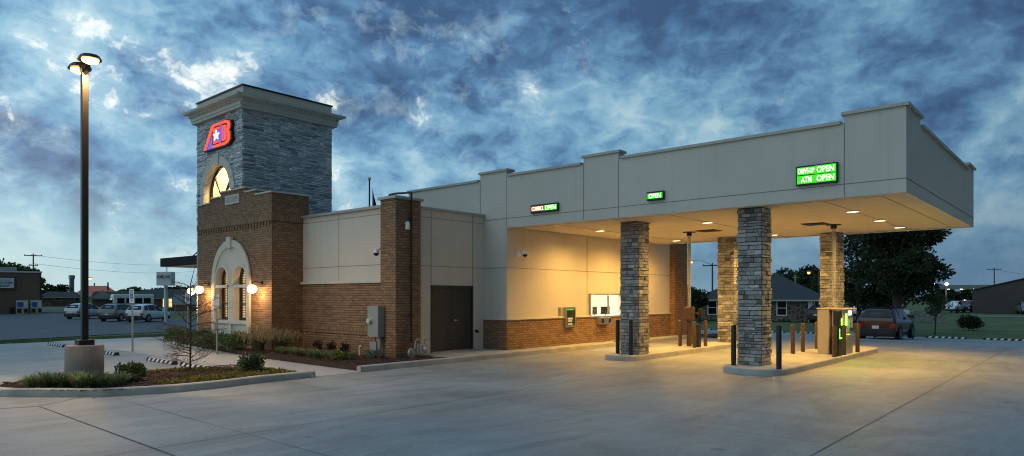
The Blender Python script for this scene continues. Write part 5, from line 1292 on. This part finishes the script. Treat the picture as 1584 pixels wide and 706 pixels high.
t, w_, ez, rz2 = house(146, 172, 120, 482, 462, 452, 'small cream gabled wing in front of the red roof', M['far_brick'], M['roof_dark'], hip=.0, dept=5)
MB().raw([(-w_-.3, -.6, ez), (w_+.3, -.6, ez), (0, -.6, ez+1.5), (-w_-.3, -.4, ez), (w_+.3, -.4, ez), (0, -.4, ez+1.5)], [(0, 1, 2), (5, 4, 3), (0, 3, 4, 1), (1, 4, 5, 2), (2, 5, 3, 0)]).build('gable_end', M['cream'], t)
wl_ = [(-1.3, -.8, .6, 2.2), (-.4, .1, .6, 2.2)]
house(220, 310, 118, 483, 461, 448, 'dark-roofed house with warm lit windows behind the pylon sign', M['far_brick'], M['roof_dark'], hip=.15, dept=10, wins=wl_+[(3, 4.2, .8, 1.9)], lit=wl_)
# white low sign board at right of pylon sign
x, y, z = local(293, 88); t = thing('notice_board', (x, y, z), 'low pale blue board standing beyond the bare tree', 'sign', None, face_cam(293)); MB().box(-1.9, 1.9, -.05, .05, 1.4, 2.7).build('board', plain('pale_board', (.45, .5, .58), .5), t); MB().box(-1.7, -1.6, -.05, .05, 0, 1.4).box(1.6, 1.7, -.05, .05, 0, 1.4).build('post', M['galv'], t)
# fence
x, y, z = local(105, 165); t = thing('fence', (x, y, z), 'low dark wooden fence beyond the far car park', 'fence', None, face_cam(105)); MB().box(-3, 3.5, -.04, .04, .1, 1.5).build('fence_panel', M['wood'], t)
for u in (-3, -.9, 1.3, 3.5): MB().box(u-.07, u+.07, -.08, .08, 0, 1.65).build('fence_post', M['wood'], t)
# pylon sign
x, y, z = local(256.5, 66); s_ = 66/F; rz = face_cam(256, R(-28))
t = thing('pylon_sign', (x, y, z), 'tall white box sign on a single white pole reading HOMELAND', 'sign', None, rz)
MB().cyl((0, 0, 0), (0, 0, hz(442, 66)-z), .17, .17, 18).build('pole', M['signwhite'], t, smooth=True)
zz0, zz1 = hz(442, 66)-z, hz(421, 66)-z
MB().bev(-.72, .72, -.42, .42, zz0, zz1, .03).build('sign_box', M['signwhite'], t)
q = MB(); text_into(q, 'HOMELAND', Matrix.Translation((0, -.428, zz0+.84)) @ FY, 1.34, .34, .03); q.build('lettering', M['inkblack'], t)
q = MB(); text_into(q, 'HOME TOWN GROCER', Matrix.Translation((0, -.428, zz0+.55)) @ FY, 1.0, .07, .0); 
MB().box(-.5, .5, -.43, -.42, zz0+.53, zz0+.56).build('red_line', plain('faded_red', (.4, .2, .2), .6), t)
MB().cyl((.1, .0, zz1), (.1, .0, zz1+.85), .04).build('mast', M['galv'], t)
# poles and towers
def upole(px, d, top_py, label, arms=1, lamp=None, cat='utility pole', w=.13, mat='wood', name='utility_pole'):
    x, y, z = local(px, d); rz = face_cam(px); H_ = hz(top_py, d)-z
    t = thing(name, (x, y, z), label, cat, None, rz); MB().cyl((0, 0, 0), (0, 0, H_), w, w*.7, 8).build('pole', M[mat], t)
    for k in range(arms):
        zc = H_-.35-k*1.6; L = 1.25 if k == 0 else .65
        MB().box(-L, L, -.06, .06, zc-.07, zc+.07).build('cross_arm', M[mat], t)
        q = MB()
        for u in (-L+.1, -.3, .35, L-.1): q.lathe((u, 0, zc+.07), [(.05, 0), (.07, .06), (.03, .16), (.002, .18)], 8)
        q.build('insulator', M['greybox'], t)
    if lamp:
        lx_, lz_ = lamp; MB().tube([(0, 0, H_-.3), (lx_*.6, 0, lz_+.25), (lx_, 0, lz_+.12)], .03, 6).build('lamp_arm', M['galv'], t); hd = MB().bev(lx_-.28, lx_+.28, -.15, .15, lz_+.02, lz_+.16, .03).build('lamp_head', M['greybox'], t)
        MB().ball((lx_, 0, lz_-.03), .16, .8, 12, 8).build('lamp_lens', M['sodium'], hd, smooth=True)
    return t
upole(51.5, 112, 392.5, 'wooden utility pole with two cross arms behind the brick shop', 2)
upole(146, 220, 438, 'thin distant pole left of the red roof ridge', 0, w=.25); upole(167, 210, 437, 'short dark pole above the red roof ridge', 0, w=.3)
x, y, z = local(139.5, 100); H_ = hz(431, 100)-z
t = thing('street_lamp', (x, y, z), 'street lamp glowing orange just right of the tall lamp post', 'street lamp', 'orange street lamps', face_cam(139)); MB().cyl((-.7, 0, 0), (-.7, 0, H_), .08, .06, 8).tube([(-.7, 0, H_), (-.3, 0, H_+.2), (0, 0, H_+.12)], .04).build('pole', M['wood'], t)
hd = MB().bev(-.25, .25, -.14, .14, H_+.04, H_+.16, .03).build('lamp_head', M['greybox'], t); MB().ball((0, 0, H_-.02), .19, .8, 12, 8).build('lamp_lens', M['sodium'], hd)
x, y, z = local(111, 300); t = thing('stack_tower', (x, y, z), 'tall pale slender tower far beyond the houses', 'tower', None, face_cam(111, R(20))); MB().bev(-.75, .75, -.75, .75, 0, hz(428, 300)-z, .05).build('shaft', M['base'], t); MB().bev(-.95, .95, -.95, .95, hz(432, 300)-z, hz(426, 300)-z, .05).build('head', M['galv'], t)
# wires left
def wire(a, b, sag, label):
    a = Vector(a); b = Vector(b); pts = [a.lerp(b, k/14)-Vector((0, 0, sag*4*(k/14)*(1-k/14))) for k in range(15)]
    tag(MB().tube(pts, .022, 5).build('overhead_wire', M['wire'], None, a), label, 'wire', 'overhead wires')
a = local(51.5, 112); b = local(330, 230)
wire((a[0], a[1], hz(395, 112)), (b[0], b[1], hz(404, 230)), 1.5, 'highest overhead wire right of the utility pole at left')
wire((a[0], a[1], hz(408, 112)), (b[0], b[1], hz(416, 230)), 1.5, 'lower overhead wire right of the utility pole at left')
# flagpole
x, y, z = local(571.5, 46); H_ = hz(279, 46)-z
t = thing('flagpole', (x, y, z), 'flagpole with limp dark flag rising behind the low roof', 'flagpole', None, face_cam(571)); MB().cyl((0, 0, 0), (0, 0, H_), .09, .05, 12).build('pole', M['black'], t); MB().ball((0, 0, H_+.12), .09, 1, 12, 8).cyl((0, 0, H_), (0, 0, H_+.08), .1, .1).build('finial', M['yellow'], t, smooth=True)
r = random.Random(2); fl = MB(); n = 16; rows = 12
def fp(i, j):
    u, v = i/n, j/rows; zz_ = H_-.55-2.2*v-.7*u*(1-v*.5); wd = .16+.52*u*v**.8+.14*u
    return (.05+wd*.9, .10*math.sin(u*14+v*2)*(.3+v), zz_)
V = [fp(i, j) for j in range(rows+1) for i in range(n+1)]
fl.raw(V, [(j*(n+1)+i, j*(n+1)+i+1, (j+1)*(n+1)+i+1, (j+1)*(n+1)+i) for j in range(rows) for i in range(n)])
m, nn, ll, b = nt('flag_cloth'); v_ = nn.new('ShaderNodeTexVoronoi'); v_.inputs['Scale'].default_value = 5; ll.new(gpos(nn), v_.inputs[0])
ll.new(ramp(nn, ll, v_.outputs[0], [(.14, (.6, .6, .6)), (.2, (.03, .035, .11))]), b.inputs['Base Color']); b.inputs['Roughness'].default_value = .9
fo = fl.build('flag', m, t); so = fo.modifiers.new('s', 'SOLIDIFY'); so.thickness = .01
# right bg: stone house
t, w_, ez, rz2 = house(1078, 1268, 68, 497, 463.5, 424, 'dark-roofed fieldstone house with white windows beyond the lawn', M['fieldstone'], M['roof_dark'], hip=.8, dept=11, extra=R(-6),
      wins=[(-4.9, -4.1, .65, 2.0), (1.8, 2.6, .65, 2.0), (5.2, 5.5, .9, 2.0)], doors=[(4.6, 5.0)])
MB().cyl((3.2, 4.2, rz2-1.6), (3.2, 4.2, rz2-.2), .09).box(2.9, 3.5, 4.15, 4.25, rz2-.5, rz2-.44).build('vent_stack', M['galv'], t); MB().cyl((4.1, 2.5, 2.9), (4.1, 2.5, 3.7), .08).build('roof_vent', M['black'], t)
x, y, z = local(1100.5, 90)
upole(1102, 88, 407, 'utility pole with lamp arm between the pipe and rear left column', 1, (-2.6, hz(405, 88)-gz(*dep(1102, 88))))
x, y, z = local(1066.5, 50); t = thing('dark_lamp_pole', (x, y, z), 'tall plain black pole rising beside the far brick pilaster', 'pole', None, face_cam(1066)); MB().bev(-.09, .09, -.09, .09, .0, 9.5, .01).build('pole', M['black'], t); MB().lathe((0, 0, 0), [(.3, 0), (.3, .5), (.002, .52)], 16).build('base', M['base'], t)
x, y, z = local(1251, 72); zl = hz(422.5, 72)-z
t = thing('street_lamp', (x, y, z), 'street lamp glowing orange above the stone house roof', 'street lamp', 'orange street lamps', face_cam(1251)); MB().cyl((1.0, .3, 0), (1.0, .3, zl+.3), .09, .07, 8).tube([(1.0, .3, zl+.2), (.4, 0, zl+.35), (0, 0, zl+.2)], .035).build('pole', M['wood'], t)
hd = MB().bev(-.22, .22, -.12, .12, zl+.08, zl+.2, .03).build('lamp_head', M['greybox'], t); MB().ball((0, 0, zl), .15, .8, 12, 8).build('lamp_lens', M['sodium'], hd)
upole(1538, 150, 414.5, 'wooden utility pole behind the brown metal shed', 1, w=.14)
a = local(1538, 150); b = local(1700, 150); wire((a[0], a[1], hz(417, 150)), (b[0], b[1], hz(432, 150)), .6, 'overhead wire running right from the pole behind the shed')
# stone wall
x, y, z = local(1437, 66); t = thing('stone_wall', (x, y, z), 'low pale rubble stone wall behind the sapling', 'wall', None, face_cam(1437, R(-5))); MB().box(-1.6, 1.4, -.2, .2, -.05, 1.1).build('wall_body', M['rubble'], t)
# metal shed
x, y, z = local(1504, 102); rz = face_cam(1545, R(-4)); s_ = 102/F
t = thing('metal_shed', (x, y, z), 'wide dark brown metal shed with shallow gable at far right', 'shed', None, rz)
P = [(0, 0), (17, 0), (17, hz(449, 102)-z-.0), (7.2, hz(431, 102)-z), (0, hz(450, 102)-z)]
q = MB(); q.mesh(plate_mesh(P, [], .2), Matrix.Translation((0, .1, 0)) @ FY); q.box(.05, 16.9, .2, 16, 0, P[4][1]-.02)
for k in range(42): q.box(.1+k*.4, .16+k*.4, -.03, .0, .05, P[4][1]*.96)
q.build('wall', M['shed'], t)
A = [(-.3, -.25, P[4][1]-.02), (7.2, -.25, P[3][1]+.08), (17.3, -.25, P[2][1]-.02)]
q = MB()
for (a, b) in ((A[0], A[1]), (A[1], A[2])): q.raw([a, b, (b[0], 16, b[2]), (a[0], 16, a[2]), (a[0], a[1], a[2]+.14), (b[0], b[1], b[2]+.14), (b[0], 16, b[2]+.14), (a[0], 16, a[2]+.14)], [(0, 1, 5, 4), (4, 5, 6, 7), (3, 2, 1, 0), (0, 4, 7, 3), (1, 2, 6, 5), (2, 3, 7, 6)])
q.build('roof', M['roof_dark'], t)
# filling station canopy
x, y, z = local(1496, 175); t = thing('filling_station', (x, y, z), 'distant lit filling station canopy between the tree and the shed', 'filling station', None, face_cam(1496)); zb = hz(447.5, 175)-z
MB().box(-6, 5.2, -4, 4, zb, hz(441.5, 175)-z).build('canopy', M['base'], t)
q = MB()
for u in (-4, -1.2, 1.6, 4.2): q.box(u-.3, u+.3, -3, -2.4, zb-.06, zb-.001)
q.build('canopy_light', M['farwhite'], t)
for u in (-4.5, 4): MB().box(u-.2, u+.2, -2, -1.6, 0, zb).build('canopy_post', M['galv'], t)
area('station_lamp', (x, y, z+zb-.3), 3, 400, (1, .8, .55))
for k, (px, py, w2, h2, mt, lb) in enumerate(((1482.5, 460.5, 4.2, 1.8, 'shopglow', 'bright pale lit roadside sign beyond the white pickup'), (1491.5, 457, 3.2, 1.5, 'blue', 'blue roadside sign right of the lit one'), (1470.5, 463, .8, 2.2, 'tail', 'small red roadside sign left of the lit one'))):
    x, y, z = local(px, 200); zc = hz(py, 200)-z; t = thing('roadside_sign', (x, y, z), lb, 'sign', None, face_cam(px)); MB().bev(-w2/2, w2/2, -.15, .15, zc-h2/2, zc+h2/2, .04).build('sign_panel', M[mt], t); MB().cyl((0, 0, 0), (0, 0, zc-h2/2), .15).build('post', M['galv'], t)
for k, (px, py, lb) in enumerate(((1464.5, 440.5, 'brightest distant white street lamp at the tree edge'), (1445, 441, 'dimmer distant lamp inside the tree outline'))):
    x, y, z = local(px, 150); zc = hz(py, 150)-z; t = thing('street_lamp', (x, y, z), lb, 'street lamp', 'distant street lamps', face_cam(px)); MB().cyl((0, 0, 0), (0, 0, zc), .1).build('pole', M['galv'], t); MB().ball((0, -.1, zc+.1), .36 if k == 0 else .25, .8, 12, 8).build('lamp_lens', M['farwhite'], t)
for k, px in enumerate((1460, 1492, 1500)):
    x, y, z = local(px, 170); t = thing('parked_car', (x, y, z), ['distant car left of the white pickup', 'distant car at the station right of the white pickup', 'distant car at the shed corner, rightmost'][k], 'car', 'distant cars at the filling station', face_cam(px))
    MB().bev(-2.2, 2.2, -.85, .85, .3, .9, .08).bev(-1.3, 1.1, -.75, .75, .9, 1.45, .12).build('body', M['p_dark'], t)
    for u in (-1.4, 1.4): MB().cyl((u, -.9, .32), (u, .9, .32), .32, .32, 12).build('wheel', M['tyre'], t)
    for u in (-1.9, 1.9): MB().box(u-.2, u+.2, -.9, -.86, .6, .75).build('headlight', M['farwhite'] if k else M['tail'], t)

# ------------------------------------------------------------------ sky
sc = bpy.context.scene
w = bpy.data.worlds.new('World'); sc.world = w; w.use_nodes = True
n = w.node_tree.nodes; l = w.node_tree.links; n.clear()
out = n.new('ShaderNodeOutputWorld'); bg = n.new('ShaderNodeBackground'); l.new(bg.outputs[0], out.inputs[0])
sky = n.new('ShaderNodeTexSky'); sky.sky_type = 'NISHITA'; sky.sun_disc = False; SUN_EL, SUN_AZ = 8., az(-300)
sky.sun_elevation = R(SUN_EL); sky.sun_rotation = math.pi/2-SUN_AZ; sky.air_density = 1.2; sky.ozone_density = 3
tc = n.new('ShaderNodeTexCoord'); g = tc.outputs['Generated']
sp = n.new('ShaderNodeSeparateXYZ'); l.new(g, sp.inputs[0])
def mth(op, a, b=None, c=None, clamp=False):
    m = n.new('ShaderNodeMath'); m.operation = op; m.use_clamp = clamp
    for i, v in enumerate((a, b, c)):
        if v is None: continue
        if hasattr(v, 'links'): l.new(v, m.inputs[i])
        else: m.inputs[i].default_value = v
    return m.outputs[0]
def vdot(v):
    m = n.new('ShaderNodeVectorMath'); m.operation = 'DOT_PRODUCT'; l.new(g, m.inputs[0]); m.inputs[1].default_value = v; return m.outputs['Value']
zc = mth('ADD', mth('MAXIMUM', sp.outputs[2], 0.), .24)
cmb = n.new('ShaderNodeCombineXYZ'); l.new(mth('DIVIDE', sp.outputs[0], zc), cmb.inputs[0]); l.new(mth('DIVIDE', sp.outputs[1], zc), cmb.inputs[1])
P = mapping(n, l, cmb.outputs[0], (1, 1.15, 1), (0, 0, -T), (4.3, 2.2, 0))
right = vdot((RX[0], RX[1], 0))                       # -1 left ... +1 right of the view
def warp(src, sc, amt):
    wn = n.new('ShaderNodeTexNoise'); wn.inputs['Scale'].default_value = sc; wn.inputs['Detail'].default_value = 5; l.new(src, wn.inputs[0])
    c0 = n.new('ShaderNodeVectorMath'); c0.operation = 'SUBTRACT'; l.new(wn.outputs['Color'], c0.inputs[0]); c0.inputs[1].default_value = (.5, .5, .5)
    ws = n.new('ShaderNodeVectorMath'); ws.operation = 'SCALE'; l.new(c0.outputs[0], ws.inputs[0]); ws.inputs[3].default_value = amt
    wv = n.new('ShaderNodeVectorMath'); wv.operation = 'ADD'; l.new(src, wv.inputs[0]); l.new(ws.outputs[0], wv.inputs[1]); return wv.outputs[0]
G1 = mapping(n, l, g, (1, 1, 1.6), (0, 0, .3), (.7, .2, 0))
Gw = warp(G1, 13, .06)
mass = mth('ADD', mth('MULTIPLY', noise(n, l, P, 1.5, 4, .5, .2), .5), mth('MULTIPLY', noise(n, l, G1, 3.6, 3, .5, .0), .5))
puff = noise(n, l, Gw, 8.5, 8, .6, 0)
fine = noise(n, l, Gw, 24, 6, .65, 0)
bil = mth('ABSOLUTE', mth('SUBTRACT', noise(n, l, Gw, 13, 4, .5, 0), .5))
comb = mth('ADD', mth('ADD', mth('MULTIPLY_ADD', mass, .72, -.105), mth('MULTIPLY', bil, -.42)), mth('ADD', mth('MULTIPLY', puff, .53), mth('MULTIPLY', fine, .21)))
comb = mth('ADD', comb, mth('MULTIPLY', mth('SUBTRACT', .27, mth('MINIMUM', sp.outputs[2], .40)), .42))
comb = mth('ADD', comb, mth('MULTIPLY', right, -.03))
cl = ramp(n, l, comb, [(.46, (.036, .078, .160)), (.54, (.060, .135, .255)), (.605, (.098, .215, .35)), (.68, (.165, .32, .44)), (.78, (.32, .46, .53))])
brk = mth('ADD', mth('MULTIPLY', noise(n, l, warp(mapping(n, l, g, (1, 1, 1.2), (0, 0, 0), (2.2, 5.1, .4)), 14, .07), 10, 7, .62, 0), .8), mth('MULTIPLY', puff, .25))
lim = mth('ADD', mth('MULTIPLY_ADD', right, .08, 0.634), mth('MULTIPLY', mth('MAXIMUM', mth('SUBTRACT', sp.outputs[2], .30), 0.), .5))
bm_ = mth('MULTIPLY', mth('SUBTRACT', brk, lim), 13., clamp=True)
bm0 = mth('MULTIPLY', mth('SUBTRACT', brk, mth('SUBTRACT', lim, .075)), 8., clamp=True)
cl = mixc(n, l, 'MIX', mth('MULTIPLY', bm0, .42), cl, (.42, .55, .60))
cl = mixc(n, l, 'MIX', mth('MULTIPLY', bm_, .85), cl, (.80, .79, .72))
hb = mth('SUBTRACT', 1., mth('MULTIPLY', mth('SUBTRACT', sp.outputs[2], .03), 7.5, clamp=True), clamp=True)
rr = mth('MULTIPLY_ADD', right, .75, .5, clamp=True)
hc = mixc(n, l, 'MIX', rr, (.24, .41, .46), (.062, .13, .235))
cl = mixc(n, l, 'MIX', mth('MULTIPLY', hb, .8), cl, hc)
# unseen eastern sky, darkened so faces turned that way stay dim
east = mth('MULTIPLY_ADD', sp.outputs[0], .9, .12, clamp=True)
zen = mth('MULTIPLY_ADD', mth('MULTIPLY', mth('SUBTRACT', sp.outputs[2], .48), 3., clamp=True), .7, 1.)
dk = mth('MULTIPLY', mth('MULTIPLY', mth('SUBTRACT', 1.04, mth('MULTIPLY', rr, .34)), zen), mth('SUBTRACT', 1., mth('MULTIPLY', east, .70)))
cl2 = n.new('ShaderNodeVectorMath'); cl2.operation = 'SCALE'; l.new(cl, cl2.inputs[0]); l.new(dk, cl2.inputs[3])
nis = n.new('ShaderNodeVectorMath'); nis.operation = 'SCALE'; l.new(sky.outputs[0], nis.inputs[0]); nis.inputs[3].default_value = .03
# unseen sky overhead and behind the camera, brightened and neutralised to light the fronts
back = mth('MULTIPLY', vdot((-FW[0], -FW[1], 0)), 1.6, clamp=True)
msk = mth('MAXIMUM', mth('MULTIPLY', mth('SUBTRACT', sp.outputs[2], .46), 3., clamp=True), back)
neu = mixc(n, l, 'MULTIPLY', 1., cl2.outputs[0], (1.62, 1.36, 1.12))
neu = mixc(n, l, 'MIX', msk, cl2.outputs[0], neu)
fin = mixc(n, l, 'MIX', .12, neu, nis.outputs[0])
l.new(fin, bg.inputs[0]); bg.inputs[1].default_value = 1.45
sun = bpy.data.lights.new('sun', 'SUN'); sun.energy = .16; sun.angle = R(35); sun.color = (.85, .95, 1)
so = bpy.data.objects.new('sun', sun); C.objects.link(so)
dv = Vector((-.30, -.85, .75)).normalized()            # soft brightest part of the evening sky, behind and left of the camera
so.rotation_euler = dv.to_track_quat('Z', 'Y').to_euler()

# ------------------------------------------------------------------ camera
cam = bpy.data.cameras.new('camera'); co = bpy.data.objects.new('camera', cam); C.objects.link(co); sc.camera = co
cam.sensor_width = 36; cam.lens = F/1584*36; cam.shift_y = (HY-353)/1584; cam.clip_end = 5000; cam.clip_start = .1
co.location = (0, 0, EYE); co.rotation_euler = (R(90), 0, T)
sc.view_settings.view_transform = 'Standard'; sc.view_settings.look = 'None'; sc.view_settings.gamma = 1; sc.view_settings.exposure = .25
sc.render.engine = 'CYCLES'; sc.cycles.filter_width = 1.1
